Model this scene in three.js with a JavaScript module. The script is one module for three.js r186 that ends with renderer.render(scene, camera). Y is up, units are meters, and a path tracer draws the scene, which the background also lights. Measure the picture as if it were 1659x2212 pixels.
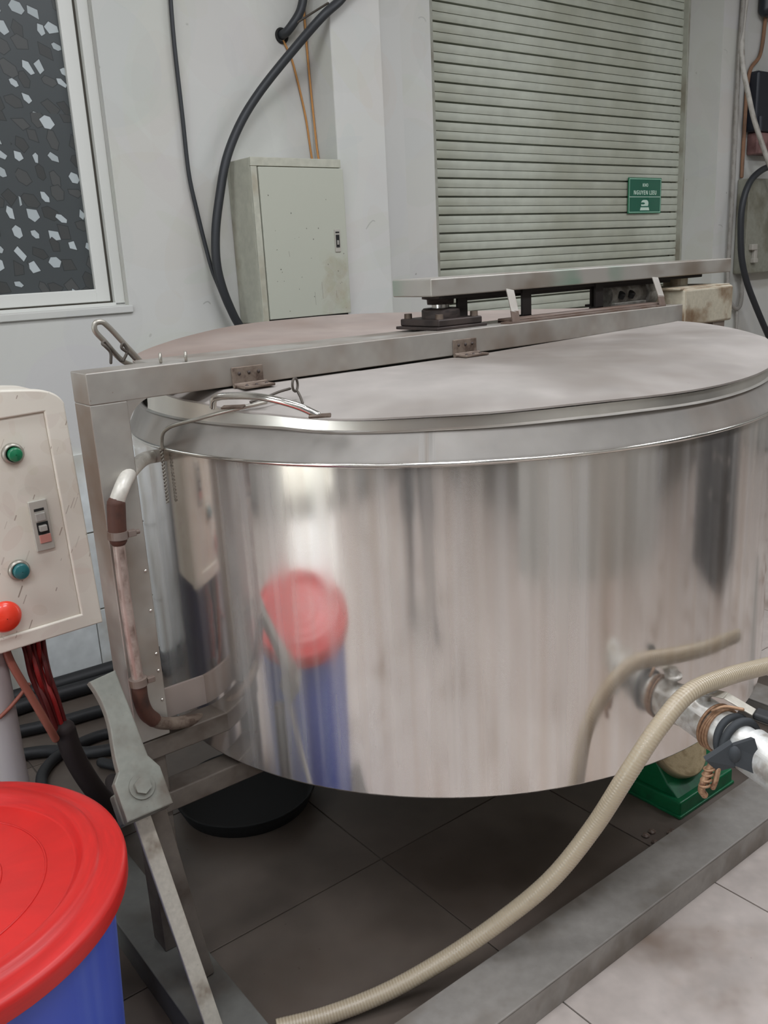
import * as THREE from 'three';
import { RoundedBoxGeometry } from 'three/addons/geometries/RoundedBoxGeometry.js';
import { MarchingCubes } from 'three/addons/objects/MarchingCubes.js';
import { mergeGeometries, mergeVertices } from 'three/addons/utils/BufferGeometryUtils.js';
import { RectAreaLightUniformsLib } from 'three/addons/lights/RectAreaLightUniformsLib.js';

// ---------------------------------------------------------------- camera, sky, lights, exposure
const scene = new THREE.Scene();
const camera = new THREE.PerspectiveCamera(59.84, 1659 / 2212, 0.05, 60);
camera.position.set(0, 1.62, 0);
{
  const right = new THREE.Vector3(0.78635, -0.05039, 0.61572), up = new THREE.Vector3(0.20502, 0.96147, -0.18316), back = new THREE.Vector3(-0.58277, 0.27026, 0.76638);
  camera.quaternion.setFromRotationMatrix(new THREE.Matrix4().makeBasis(right, up, back));
}
scene.add(camera);
const renderer = new THREE.WebGLRenderer({ antialias: true });
renderer.toneMapping = THREE.LinearToneMapping;
renderer.toneMappingExposure = 0.66;
renderer.shadowMap.enabled = true;
scene.background = new THREE.Color().setRGB(0.86, 0.95, 1.0);
scene.backgroundIntensity = 9;
RectAreaLightUniformsLib.init();
// added, unseen ceiling panel lights: [x, z] of each; the light of a panel is added by its builder below
const PANELS = [[-2.2, 0.4], [-0.4, 0.4], [1.5, 0.4], [3.8, 0.4], [6.2, 0.4], [-1.4, 2.6], [-0.8, -1.5], [1.6, -1.5], [4.2, -1.5]];
const PANEL_POWER = 23;

// ---------------------------------------------------------------- helpers
const V = (x, y, z) => new THREE.Vector3(x, y, z);
let seedState = 7;
const rnd = () => { seedState = (seedState * 1664525 + 1013904223) % 4294967296; return seedState / 4294967296; };
const rr = (a, b) => a + (b - a) * rnd();
const clamp = (x, a = 0, b = 1) => Math.min(b, Math.max(a, x));
const sstep = (a, b, x) => { const t = clamp((x - a) / (b - a)); return t * t * (3 - 2 * t); };
const taken = new Map();
function numbered(name) { const n = taken.get(name) ?? 0; taken.set(name, n + 1); return n ? `${name}_${String(n).padStart(3, '0')}` : name; }
function shade(o) { o.castShadow = true; o.receiveShadow = true; return o; }
function tag(o, label, category, group) { o.userData.label = label; o.userData.category = category; if (group) o.userData.group = group; return o; }
function thing(name, label, category, p = [0, 0, 0], group) {
  const o = new THREE.Group(); o.name = numbered(name); o.position.set(...p); scene.add(o);
  return tag(o, label, category, group);
}
const inv = new THREE.Matrix4();
// geometry is given in world coordinates; a part is moved into its parent's axes
function part(name, geos, mat, parent, label) {
  let g = Array.isArray(geos) ? mergeGeometries(geos.map((x) => (x.index ? x.toNonIndexed() : x)).map(plain)) : geos;
  if (parent && parent !== scene) { parent.updateWorldMatrix(true, false); g = g.clone().applyMatrix4(inv.copy(parent.matrixWorld).invert()); }
  const m = shade(new THREE.Mesh(g, mat)); m.name = parent && parent !== scene ? name : numbered(name);
  if (parent && parent !== scene) { const n = parent.children.filter((c) => c.name.replace(/_\d{3}$/, '') === name).length; if (n) m.name = `${name}_${String(n).padStart(3, '0')}`; }
  if (label) m.userData.label = label;
  (parent ?? scene).add(m);
  return m;
}
function plain(g) { for (const k of Object.keys(g.attributes)) if (!['position', 'normal', 'uv'].includes(k)) g.deleteAttribute(k); return g; }
function struct(name, geos, mat, parent) { const m = part(name, geos, mat, parent); m.userData.kind = 'structure'; return m; }
// texture coordinates in metres, laid on by the direction each face looks
function uvm(g, off = 0) {
  g = g.index ? g.toNonIndexed() : g;
  const p = g.attributes.position, n = g.attributes.normal, uv = new Float32Array(p.count * 2);
  for (let i = 0; i < p.count; i++) {
    const ax = Math.abs(n.getX(i)), ay = Math.abs(n.getY(i)), az = Math.abs(n.getZ(i));
    const [a, b] = ay >= ax && ay >= az ? [p.getX(i), p.getZ(i)] : ax >= az ? [p.getZ(i), p.getY(i)] : [p.getX(i), p.getY(i)];
    uv[2 * i] = a + off; uv[2 * i + 1] = b + off * 0.7;
  }
  g.setAttribute('uv', new THREE.BufferAttribute(uv, 2));
  return g;
}
// box between two corners, edges rounded by r
function bx(x0, y0, z0, x1, y1, z1, r = 0, off = 0) {
  const w = x1 - x0, h = y1 - y0, d = z1 - z0;
  const g = r > 0 ? new RoundedBoxGeometry(w, h, d, 2, Math.min(r, w / 2.01, h / 2.01, d / 2.01)) : new THREE.BoxGeometry(w, h, d);
  g.translate((x0 + x1) / 2, (y0 + y1) / 2, (z0 + z1) / 2);
  return uvm(g, off);
}
// bar of w x h from a to b (up decides which side h is)
function bar(a, b, w, h, r = 0.002, up = V(0, 1, 0)) {
  const d = b.clone().sub(a), L = d.length(), z = d.normalize(), x = new THREE.Vector3().crossVectors(up, z).normalize(), y = new THREE.Vector3().crossVectors(z, x);
  const g = uvm(new RoundedBoxGeometry(w, h, L, 2, Math.min(r, w / 2.01, h / 2.01)));
  g.applyMatrix4(new THREE.Matrix4().makeBasis(x, y, z).setPosition(a.clone().add(b).multiplyScalar(0.5)));
  return g;
}
function cyl(a, b, r0, r1 = r0, n = 24) {
  const d = b.clone().sub(a), g = new THREE.CylinderGeometry(r1, r0, d.length(), n);
  g.applyQuaternion(new THREE.Quaternion().setFromUnitVectors(V(0, 1, 0), d.clone().normalize()));
  return uvm(g.translate((a.x + b.x) / 2, (a.y + b.y) / 2, (a.z + b.z) / 2));
}
const curve = (pts, t = 0.5) => new THREE.CatmullRomCurve3(pts.map((p) => V(...p)), false, 'centripetal', t);
function tube(pts, r, n = 80, s = 12, caps = true) {
  const c = curve(pts), g = [new THREE.TubeGeometry(c, n, r, s, false)];
  if (caps) for (const t of [0, 1]) g.push(new THREE.SphereGeometry(r * 0.99, s, 8).translate(...c.getPoint(t).toArray()));
  return uvm(mergeGeometries(g.map((x) => plain(x.index ? x.toNonIndexed() : x))));
}
function hexBolt(p, r, h, axis = V(0, 1, 0)) { return cyl(p, p.clone().addScaledVector(axis, h), r, r * 0.96, 6); }
function lathe(prof, n = 96, phi0 = 0, phi = Math.PI * 2) { return new THREE.LatheGeometry(prof.map((p) => new THREE.Vector2(...p)), n, phi0, phi); }
// surface from a grid of points with metre texture coordinates
function sheet(nu, nv, fn, uvf) {
  const pos = [], uv = [], idx = [];
  for (let j = 0; j <= nv; j++) for (let i = 0; i <= nu; i++) { const p = fn(i / nu, j / nv); pos.push(...p); uv.push(...(uvf ? uvf(i / nu, j / nv, p) : [p[0], p[2]])); }
  for (let j = 0; j < nv; j++) for (let i = 0; i < nu; i++) { const a = j * (nu + 1) + i, b = a + 1, c = a + nu + 1, d = c + 1; idx.push(a, c, b, b, c, d); }
  const g = new THREE.BufferGeometry();
  g.setAttribute('position', new THREE.Float32BufferAttribute(pos, 3)); g.setAttribute('uv', new THREE.Float32BufferAttribute(uv, 2)); g.setIndex(idx); g.computeVertexNormals();
  return g;
}

// ---------------------------------------------------------------- procedural textures
function hash(x, y, s) { let h = (x * 374761393 + y * 668265263 + s * 974634777) | 0; h = Math.imul(h ^ (h >>> 13), 1274126177); return ((h ^ (h >>> 16)) >>> 0) / 4294967296; }
function vnoise(u, v, p, s = 0, q = p) { // value noise that repeats every 1 in u and v, p by q cells
  const x = u * p, y = v * q, ix = Math.floor(x), iy = Math.floor(y), fx = x - ix, fy = y - iy, a = fx * fx * (3 - 2 * fx), b = fy * fy * (3 - 2 * fy), m = (i, n) => ((i % n) + n) % n;
  const h = (i, j) => hash(m(ix + i, p), m(iy + j, q), s);
  return (h(0, 0) * (1 - a) + h(1, 0) * a) * (1 - b) + (h(0, 1) * (1 - a) + h(1, 1) * a) * b;
}
const fbm = (u, v, p, s = 0, o = 4, q = p) => { let t = 0, w = 0.5, k = 0; for (let i = 0; i < o; i++) { t += w * vnoise(u, v, p << i, s + i * 17, q << i); k += w; w *= 0.55; } return t / k; };
function tex(w, h, fn, rx = 1, ry = rx, srgb = true) {
  const d = new Uint8Array(w * h * 4);
  for (let j = 0; j < h; j++) for (let i = 0; i < w; i++) { const c = fn((i + 0.5) / w, (j + 0.5) / h), k = (j * w + i) * 4; for (let n = 0; n < 3; n++) d[k + n] = clamp(c[n] ?? c[0]) * 255; d[k + 3] = 255; }
  const t = new THREE.DataTexture(d, w, h); t.magFilter = t.minFilter = THREE.LinearFilter; t.wrapS = t.wrapT = THREE.RepeatWrapping; t.repeat.set(rx, ry);
  if (srgb) t.colorSpace = THREE.SRGBColorSpace;
  t.needsUpdate = true; return t;
}
const mixc = (a, b, t) => a.map((x, i) => x + (b[i] - x) * t);
const hex = (s) => [1, 3, 5].map((i) => parseInt(s.slice(i, i + 2), 16) / 255);
// a base colour with grime of a second colour in fbm patches, and specks
function grimy(base, grime, amount, cells, seed, speck = 0, size = 512, rep = 1) {
  const a = hex(base), b = hex(grime);
  return tex(size, size, (u, v) => {
    const n = fbm(u, v, cells, seed, 5), f = fbm(u, v, cells * 8, seed + 5, 3), t = sstep(0.62 - amount * 0.5, 0.95 - amount * 0.35, n) * (0.5 + 0.5 * f) + (speck && vnoise(u, v, cells * 26, seed + 9) > 1 - speck ? 0.55 : 0);
    return mixc(a, b, clamp(t)).map((c) => c * (0.94 + 0.12 * f));
  }, rep);
}
const std = (o) => new THREE.MeshStandardMaterial({ side: THREE.DoubleSide, ...o });
const phys = (o) => new THREE.MeshPhysicalMaterial({ side: THREE.DoubleSide, ...o });
const M = {};
{
  const wallCanvas = (() => {
    const c = document.createElement('canvas'); c.width = c.height = 1024; const x = c.getContext('2d');
    x.fillStyle = '#c6c5c0'; x.fillRect(0, 0, 1024, 1024);
    for (let i = 0; i < 260; i++) { x.fillStyle = `rgba(${150 + rnd() * 40 | 0},${150 + rnd() * 36 | 0},${135 + rnd() * 40 | 0},${rr(0.02, 0.07)})`; x.beginPath(); x.ellipse(rnd() * 1024, rnd() * 1024, rr(10, 90), rr(10, 130), rnd() * 3, 0, 7); x.fill(); }
    for (let i = 0; i < 26; i++) { x.fillStyle = `rgba(90,86,76,${rr(0.15, 0.5)})`; x.beginPath(); x.ellipse(rnd() * 1024, rnd() * 1024, rr(0.8, 2.6), rr(1, 3), rnd() * 3, 0, 7); x.fill(); }
    for (let i = 0; i < 9; i++) { x.strokeStyle = `rgba(80,78,72,${rr(0.2, 0.5)})`; x.lineWidth = rr(0.7, 1.6); const a = rnd() * 1024, b = rnd() * 1024; x.beginPath(); x.moveTo(a, b); x.quadraticCurveTo(a + rr(-12, 12), b - 6, a + rr(-20, 20), b + rr(-12, 12)); x.stroke(); }
    const t = new THREE.CanvasTexture(c); t.colorSpace = THREE.SRGBColorSpace; t.wrapS = t.wrapT = THREE.RepeatWrapping; t.repeat.set(0.34, 0.34); return t;
  })();
  M.wall = std({ map: wallCanvas, roughness: 0.85 });
  M.room = std({ color: '#a3a19b', roughness: 0.9 });
  M.yard = std({ map: grimy('#b9b3a8', '#8d877c', 0.4, 4, 3, 0, 512, 0.3), roughness: 0.9 });
  M.wallTile = std({ map: grimy('#dfe3e2', '#a9a294', 0.28, 4, 21, 0, 256, 0.8), roughness: 0.25 });
  M.grout = std({ color: '#5c564e', roughness: 0.95 });
  M.floorTile = [0, 1, 2].map((k) => std({ map: grimy(['#b7aca5', '#b2a69f', '#baafa8'][k], '#6f5a4b', 0.22, 4, 31 + k * 7, 0.012, 512, 0.9), roughness: 0.38 }));
  // stainless sheet of the tank: upright water streaks in colour and gloss
  const streak = (u, v, s) => 0.42 * fbm(u, v, 260, s, 2, 2) + 0.33 * fbm(u, v, 70, s + 3, 3, 2) + 0.25 * fbm(u, v, 12, s + 7, 3, 3);
  const shellPack = tex(2048, 256, (u, v) => { const a = streak(u, v, 52), b = streak(u, v, 87); return [0, 0.075 + 0.10 * sstep(0.36, 0.7, a) + 0.03 * fbm(u, v, 8, 3), 0.90 - 0.20 * sstep(0.34, 0.72, b)]; }, 1, 1, false);
  M.shell = phys({
    metalness: 1, roughness: 1, color: '#ffffff', roughnessMap: shellPack, metalnessMap: shellPack,
    map: tex(2048, 256, (u, v) => { const s = streak(u, v, 41), r = sstep(0.6, 0.85, fbm(u, v, 90, 77, 2, 3)) * 0.35, sp = v < 0.13 && vnoise(u, v, 420, 5, 60) > 0.985 ? 0.7 : 0; return mixc([0.875, 0.855, 0.835], [0.70, 0.62, 0.55], clamp((s - 0.46) * 0.9 + r * 0.8 + sp)).map((c) => c * (0.97 + 0.06 * s)); }, 1, 1),
  });
  M.rim = phys({ metalness: 0.85, roughness: 1, map: grimy('#d5d0c8', '#a0958a', 0.3, 3, 61, 0, 512, 0.7), roughnessMap: tex(256, 256, (u, v) => [0, 0.24 + 0.2 * fbm(u, v, 8, 9), 0], 0.8, 0.8, false) });
  M.shoulder = phys({ metalness: 0.3, roughness: 1, map: grimy('#8c8781', '#7a6d62', 0.34, 4, 65, 0.004, 512, 0.8), roughnessMap: tex(256, 256, (u, v) => [0, 0.42 + 0.25 * fbm(u, v, 6, 19), 0], 0.8, 0.8, false) });
  M.dusty = std({ map: grimy('#a8a19b', '#756c64', 0.5, 3, 71, 0.004, 1024, 0.62), metalness: 0.22, roughness: 0.52 });
  M.dustyPink = std({ map: grimy('#a5978f', '#86746a', 0.45, 3, 75, 0.003, 512, 0.5), metalness: 0.1, roughness: 0.65 });
  M.beam = std({ map: grimy('#a5a19a', '#6a5749', 0.5, 3, 81, 0.006, 512, 1.1), metalness: 0.45, roughness: 0.48 });
  M.shadedLowSteel = std({ map: grimy('#6d655d', '#3f342c', 0.55, 4, 311, 0.02, 512, 2), roughness: 0.6, metalness: 0.2 });  // grimy low steel, with the shade down there also put into the colour
  M.cover = std({ map: tex(1024, 256, (u, v) => { const n = fbm(u, v, 6, 85, 4, 2), g = sstep(0.38, 0.50, u) * (1 - sstep(0.58, 0.70, u)) * sstep(0.42, 0.7, fbm(u, v, 9, 86, 3, 3)); return mixc(mixc([0.675, 0.655, 0.625], [0.45, 0.39, 0.33], sstep(0.52, 0.8, n) * 0.7), [0.42, 0.56, 0.47], g * 0.6); }, 1 / 1.4, 3), metalness: 0.4, roughness: 0.42 });
  M.rusty = std({ map: grimy('#7d7068', '#5a4335', 0.5, 4, 91, 0.01, 512, 2), metalness: 0.2, roughness: 0.75 });
  M.gearbox = std({ map: grimy('#aea693', '#5f452c', 0.66, 5, 95, 0.02, 512, 3), metalness: 0.05, roughness: 0.7 });
  M.motor = std({ map: grimy('#a7a49b', '#4c4640', 0.5, 5, 97, 0.01, 512, 4), roughness: 0.6 });
  M.iron = std({ color: '#2c2725', roughness: 0.6, metalness: 0.5 });
  M.castIron = std({ map: grimy('#4a403c', '#2e2725', 0.4, 4, 99, 0.01, 256, 4), roughness: 0.55, metalness: 0.35 });
  M.shaft = std({ color: '#b7b2ac', roughness: 0.22, metalness: 0.9 });
  M.chrome = std({ color: '#d8d4cd', roughness: 0.16, metalness: 0.95 });
  M.wire = std({ color: '#a9a49a', roughness: 0.4, metalness: 0.7 });
  M.oldWire = std({ color: '#575049', roughness: 0.6, metalness: 0.5 });
  M.hinge = std({ map: grimy('#7d6f63', '#43332a', 0.55, 6, 103, 0.02, 256, 8), roughness: 0.7, metalness: 0.3 });
  M.pipeWhite = std({ map: grimy('#c7c2b8', '#8d8378', 0.3, 4, 107, 0, 256, 5), roughness: 0.4, metalness: 0.2 });
  M.rubberBrown = std({ map: grimy('#4b2c20', '#2a1a15', 0.4, 4, 109, 0, 256, 6), roughness: 0.7 });
  M.tubeMauve = std({ map: grimy('#a8988f', '#5f4a41', 0.4, 4, 111, 0, 256, 6), roughness: 0.35, metalness: 0.3 });
  M.channel = std({ map: grimy('#8f8a84', '#61574d', 0.42, 4, 115, 0.008, 512, 1.6), roughness: 0.5, metalness: 0.1 });
  M.shadedChannel = std({ map: grimy('#605f5a', '#3d352e', 0.5, 4, 317, 0.01, 512, 1.6), roughness: 0.55 });  // darker copy of the channel paint, its shade put into the colour
  M.greyPaint = std({ map: grimy('#77786f', '#4f443a', 0.4, 4, 119, 0.012, 256, 3), roughness: 0.6 });
  M.brace = std({ map: grimy('#c6c0b3', '#7d6f60', 0.36, 6, 121, 0.02, 256, 3), roughness: 0.42, metalness: 0.2 });
  M.cabinet = std({ map: grimy('#b2b1a2', '#8b7f69', 0.3, 4, 125, 0.004, 512, 1.4), roughness: 0.45 });
  M.cabinetDoor = std({ map: (() => {
    const c = document.createElement('canvas'); c.width = 512; c.height = 768; const x = c.getContext('2d'); x.fillStyle = '#b3b4a6'; x.fillRect(0, 0, 512, 768);
    for (let i = 0; i < 90; i++) { x.fillStyle = `rgba(150,138,112,${rr(0.02, 0.09)})`; x.beginPath(); x.ellipse(rr(330, 512), rr(450, 768), rr(6, 50), rr(6, 60), rnd(), 0, 7); x.fill(); }
    for (let i = 0; i < 26; i++) { x.fillStyle = `rgba(40,36,30,${rr(0.35, 0.8)})`; x.beginPath(); x.ellipse(rr(30, 490), rr(40, 740), rr(1, 4), rr(1, 4), rnd() * 3, 0, 7); x.fill(); }
    for (const [a, b, l] of [[140, 420, 30], [330, 590, 90], [420, 640, 40], [282, 640, 70]]) { x.strokeStyle = 'rgba(70,62,52,.4)'; x.lineWidth = 2; x.beginPath(); x.moveTo(a, b); x.lineTo(a + 3, b + l); x.stroke(); }
    const t = new THREE.CanvasTexture(c); t.colorSpace = THREE.SRGBColorSpace; return t; })(), roughness: 0.42 });
  M.panelPaint = std({ map: (() => {
    const c = document.createElement('canvas'); c.width = c.height = 1024; const x = c.getContext('2d'); x.fillStyle = '#d6cfc2'; x.fillRect(0, 0, 1024, 1024);
    for (let i = 0; i < 170; i++) { x.fillStyle = `rgba(${140 + rnd() * 30 | 0},${118 + rnd() * 20 | 0},${96 + rnd() * 20 | 0},${rr(0.02, 0.08)})`; x.beginPath(); x.ellipse(rnd() * 1024, rnd() * 1024, rr(8, 60), rr(8, 50), rnd() * 3, 0, 7); x.fill(); }
    for (let i = 0; i < 120; i++) { x.strokeStyle = `rgba(86,66,52,${rr(0.1, 0.55)})`; x.lineWidth = rr(1, 5); const a = rnd() * 1024, b = rnd() * 1024, l = rr(2, 38); x.beginPath(); x.moveTo(a, b); x.lineTo(a + l * 0.55, b - l); x.stroke(); }
    const t = new THREE.CanvasTexture(c); t.colorSpace = THREE.SRGBColorSpace; t.wrapS = t.wrapT = THREE.RepeatWrapping; t.repeat.set(1.5, 1.5); return t; })(), roughness: 0.45 });
  M.plate = std({ color: '#aaa59b', roughness: 0.5 });
  M.bezel = std({ color: '#9a958b', roughness: 0.35, metalness: 0.6 });
  M.dark = std({ color: '#191817', roughness: 0.8 });
  M.black = std({ color: '#1d1d1f', roughness: 0.55 });
  M.blackCable = std({ color: '#2b2d30', roughness: 0.5 });
  M.green = phys({ color: '#0c6b45', roughness: 0.35, clearcoat: 0.4 });
  M.teal = phys({ color: '#1d6063', roughness: 0.4, clearcoat: 0.3 });
  M.redKnob = phys({ color: '#e23a22', roughness: 0.35, clearcoat: 0.4 });
  M.redLid = phys({ map: grimy('#c01f1c', '#a51715', 0.3, 3, 141, 0, 256, 2), roughness: 0.42, sheen: 0.1 });
  M.blueTub = phys({ map: tex(512, 256, (u, v) => mixc([0.26, 0.35, 0.76], [0.42, 0.50, 0.80], sstep(0.5, 0.9, fbm(u, v, 50, 145, 3, 4)) * 0.6), 1, 1), roughness: 0.38 });
  M.navy = phys({ color: '#1b2340', roughness: 0.45 });
  M.orange = std({ color: '#b8834a', roughness: 0.7 });
  M.conduit = std({ map: grimy('#9a968f', '#6c655d', 0.4, 5, 147, 0, 256, 3), roughness: 0.6 });
  M.slat = std({ map: grimy('#bcbfb1', '#a3a493', 0.36, 3, 151, 0, 512, 0.6), roughness: 0.42, metalness: 0.05 });
  M.guide = std({ map: grimy('#a3a396', '#6f6656', 0.4, 4, 153, 0, 256, 1), roughness: 0.55 });
  M.frame = std({ color: '#d3d3cd', roughness: 0.4 });
  M.gap = std({ color: '#4b473f', roughness: 0.9 });
  M.scaleGreen = phys({ map: grimy('#0b6a40', '#0a3a26', 0.42, 4, 157, 0.004, 256, 3), roughness: 0.4, clearcoat: 0.2 });
  M.dial = std({ map: grimy('#b8a583', '#8a7656', 0.36, 4, 159, 0, 256, 5), roughness: 0.4 });
  M.valve = std({ map: grimy('#d6d6d2', '#8d8377', 0.36, 5, 161, 0.01, 256, 6), roughness: 0.35, metalness: 0.35 });
  M.rubber = std({ color: '#34373a', roughness: 0.75 });
  M.copper = std({ map: grimy('#a98769', '#5f3b2b', 0.5, 8, 163, 0, 256, 14), roughness: 0.5, metalness: 0.35 });
  M.redWire = std({ color: '#5e1715', roughness: 0.5 });
  M.redWireBright = std({ color: '#8f1a18', roughness: 0.45 });
  M.brownWire = std({ color: '#8a4f40', roughness: 0.5 });
  M.roundBlack = std({ color: '#0b0b0b', roughness: 0.85 });
}

// ---------------------------------------------------------------- the room
const ZW = -3.55, XL = -3.4, XR = 7.4, ZF = 5.6, HC = 4.0, T = 0.25;
{
  M.floorGrimeShade = [0, 1].map((k) => std({ map: grimy(['#655a52', '#5f554d'][k], '#3f342c', 0.55, 3, 301 + k * 7, 0.01, 512, 0.7), roughness: 0.5 }));  // under-tank tiles: brown grime, with the shade below the tank put into the colour
  const floor = struct('floor', [bx(XL - T, -0.2, ZW - 0.6, XR + T, -0.004, ZF + T)], M.grout);
  const s = 0.6, tg = [0, 1, 2].map((k) => uvm(new RoundedBoxGeometry(s - 0.004, 0.014, s - 0.004, 1, 0.0015), k * 3.3));
  for (let i = -8; i < 10; i++) for (let j = -6; j < 10; j++) { // joints run through x = 1.857 and z = -1.15
    const x = 1.857 - 0.3 + i * s * 1, z = -1.15 + 0.3 + (j - 4) * s;
    if (x < XL + 0.3 || x > XR - 0.3 || z < ZW + 0.22 || z > ZF - 0.3) continue;
    const k = Math.floor(rnd() * 3), f = Math.floor(rnd() * 3), m = shade(new THREE.Mesh(tg[k], z < -1.1 && x > 0.1 && x < 2.9 ? M.floorGrimeShade[f % 2] : M.floorTile[f]));
    m.name = floor.children.length ? `floor_tile_${String(floor.children.length).padStart(3, '0')}` : 'floor_tile';
    m.position.set(x, -0.007, z); floor.add(m);
  }
  // back wall: left part with the window hole, pilaster, piers beside the shutter
  const wy = 1.505, wx0 = -0.35, wx1 = 1.46, wtop = 3.0;
  const wall = struct('wall_back', [
    bx(XL, 0, ZW - T, wx0, HC, ZW), bx(wx0, 0, ZW - T, wx1, wy, ZW), bx(wx0, wtop, ZW - T, wx1, HC, ZW), bx(wx1, 0, ZW - T, 3.128, HC, ZW),
    bx(2.412, 0, ZW, 2.683, HC, ZW + 0.18, 0.006), bx(3.0, 0, ZW - 0.5, 3.128, HC, ZW - 0.01), bx(5.59, 0, ZW - 0.5, XR, HC, ZW), bx(3.128, 3.40, ZW - 0.5, 5.59, HC, ZW),
  ], M.wall);
  // wainscot of white tiles, three courses
  for (const [y0, y1] of [[0.004, 0.268], [0.274, 0.604], [0.610, 0.938]]) for (let i = 0; i < 7; i++) {
    const x0 = -1.3 + i * 0.61, x1 = Math.min(x0 + 0.606, 2.408);
    if (x1 < x0 + 0.1) continue;
    part('wall_tile', bx(x0, y0, ZW - 0.004, x1, y1, ZW + 0.012, 0.002, i), M.wallTile, wall);
  }
  struct('wall_left', [bx(XL - T, 0, ZW - 0.5, XL, HC, -1.95), bx(XL - T, 0, -0.35, XL, HC, ZF + T), bx(XL - T, 2.6, -1.95, XL, HC, -0.35)], M.room);
  struct('wall_right', [bx(XR, 0, ZW - 0.5, XR + T, HC, ZF + T)], M.room);
  struct('wall_front', [bx(XL, 0, ZF, XR, HC, ZF + T)], M.room);
  struct('wall_partition', [bx(0.45, 0, 1.42, 2.95, HC, 1.62), bx(2.40, 0, 1.36, 2.52, HC, 1.43)], M.room);
  struct('ceiling', [bx(XL - T, HC, ZW - 0.6, XR + T, HC + 0.2, ZF + T)], M.room);
  struct('ground', [bx(-16, -0.3, -14, XL - T - 0.002, -0.02, 22), bx(XL - T, -0.3, ZF + T + 0.002, 18, -0.02, 22)], M.yard);

  // window 1: frame, sliding sash, pane printed with a pebble pattern, sill
  const win = new THREE.Group(); win.name = 'window_1'; win.userData.kind = 'structure'; scene.add(win);
  const zf = ZW - 0.055;
  part('window_frame', [bx(1.418, wy, zf - 0.05, wx1, wtop, zf + 0.02, 0.003), bx(wx0, wy, zf - 0.05, wx0 + 0.04, wtop, zf + 0.02, 0.003), bx(wx0, wy - 0.002, zf - 0.05, wx1, wy + 0.012, zf + 0.02, 0.002), bx(wx0, wtop - 0.04, zf - 0.05, wx1, wtop, zf + 0.02, 0.003)], M.frame, win);
  for (const g of [bx(1.404, wy + 0.012, zf - 0.05, 1.419, wtop, zf - 0.006), bx(wx0, wy + 0.011, zf - 0.05, 1.404, wy + 0.02, zf - 0.006)]) part('window_gap', g, M.gap, win, 'dark dusty slot beside the sash');
  part('window_sash', [bx(1.352, wy + 0.018, zf - 0.04, 1.408, wtop - 0.03, zf, 0.004), bx(0.0, wy + 0.018, zf - 0.04, 1.354, wy + 0.068, zf, 0.004), bx(0.0, wtop - 0.09, zf - 0.04, 1.354, wtop - 0.03, zf, 0.004), bx(-0.06, wy + 0.018, zf - 0.04, 0.002, wtop - 0.03, zf, 0.004)], M.frame, win);
  const c = document.createElement('canvas'); c.width = c.height = 1024; const x = c.getContext('2d');
  x.fillStyle = '#474b4c'; x.fillRect(0, 0, 1024, 1024);
  const cells = 17, cs = 1024 / cells; // pebbles: irregular polygons on a jittered grid, most of them dark, some pale
  for (let j = -1; j <= cells; j++) for (let i = -1; i <= cells; i++) {
    const pale = rnd() < 0.46, px = (i + 0.5 + rr(-0.3, 0.3)) * cs, py = (j + 0.5 + rr(-0.3, 0.3)) * cs, a0 = rnd() * 6, n = 4 + Math.floor(rnd() * 3), el = rr(0.5, 0.8), rot = rr(0.3, 1.4), R = cs * (pale ? rr(0.32, 0.5) : rr(0.46, 0.62));
    const t = 64 + rnd() * 18, p = 162 + rnd() * 22; x.fillStyle = pale ? `rgb(${p | 0},${p + 7 | 0},${p + 8 | 0})` : `rgb(${t + 2 | 0},${t + 3 | 0},${t + 2 | 0})`;
    x.strokeStyle = 'rgba(40,43,44,.8)'; x.lineWidth = 2; x.beginPath();
    for (let k = 0; k < n; k++) { const a = a0 + (k + rr(-0.2, 0.2)) / n * 6.283, ex = Math.cos(a) * R, ey = Math.sin(a) * R * el; x.lineTo(px + ex * Math.cos(rot) - ey * Math.sin(rot), py + ex * Math.sin(rot) + ey * Math.cos(rot)); }
    x.closePath(); x.fill(); x.stroke();
  }
  const pt = new THREE.CanvasTexture(c); pt.colorSpace = THREE.SRGBColorSpace; pt.wrapS = pt.wrapT = THREE.RepeatWrapping; pt.repeat.set(0.9, 0.9);
  part('window_pane', bx(-0.02, wy + 0.06, zf - 0.026, 1.358, wtop - 0.08, zf - 0.018), std({ map: pt, roughness: 0.3 }), win, 'dark pane printed with pale pebbles');
  struct('trim_1', [bx(wx0 - 0.03, wy - 0.03, ZW - 0.04, wx1 + 0.012, wy - 0.002, ZW + 0.012, 0.004)], M.wall);

  // roller shutter in the deep opening
  const door = new THREE.Group(); door.name = 'door_1'; door.userData.kind = 'structure'; door.position.set(4.49, 0, -3.83); scene.add(door);
  const prof = []; // one lath: two shallow bellies with a thin groove between them and a deep joint under it
  const P0 = 0.0955;
  for (let k = 0; k <= 8; k++) prof.push([0.0028 * Math.sin(Math.PI * k / 8) + 0.001, 0.010 + 0.0395 * k / 8]);
  prof.push([-0.008, 0.0500], [-0.008, 0.0530]);
  for (let k = 0; k <= 8; k++) prof.push([0.0028 * Math.sin(Math.PI * k / 8) + 0.001, 0.0535 + 0.0415 * k / 8]);
  const sh = new THREE.Shape(); sh.moveTo(-0.034, 0); sh.lineTo(-0.030, 0.0); sh.lineTo(-0.030, 0.0095); for (const [a, b] of prof) sh.lineTo(a, b); sh.lineTo(-0.030, P0); sh.lineTo(-0.034, P0); sh.closePath();
  const slatG = (off) => { const g = new THREE.ExtrudeGeometry(sh, { depth: 2.32, bevelEnabled: false }); g.rotateY(Math.PI / 2).translate(-1.16, 0, 0); return uvm(g.rotateY(0), off); };
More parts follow.
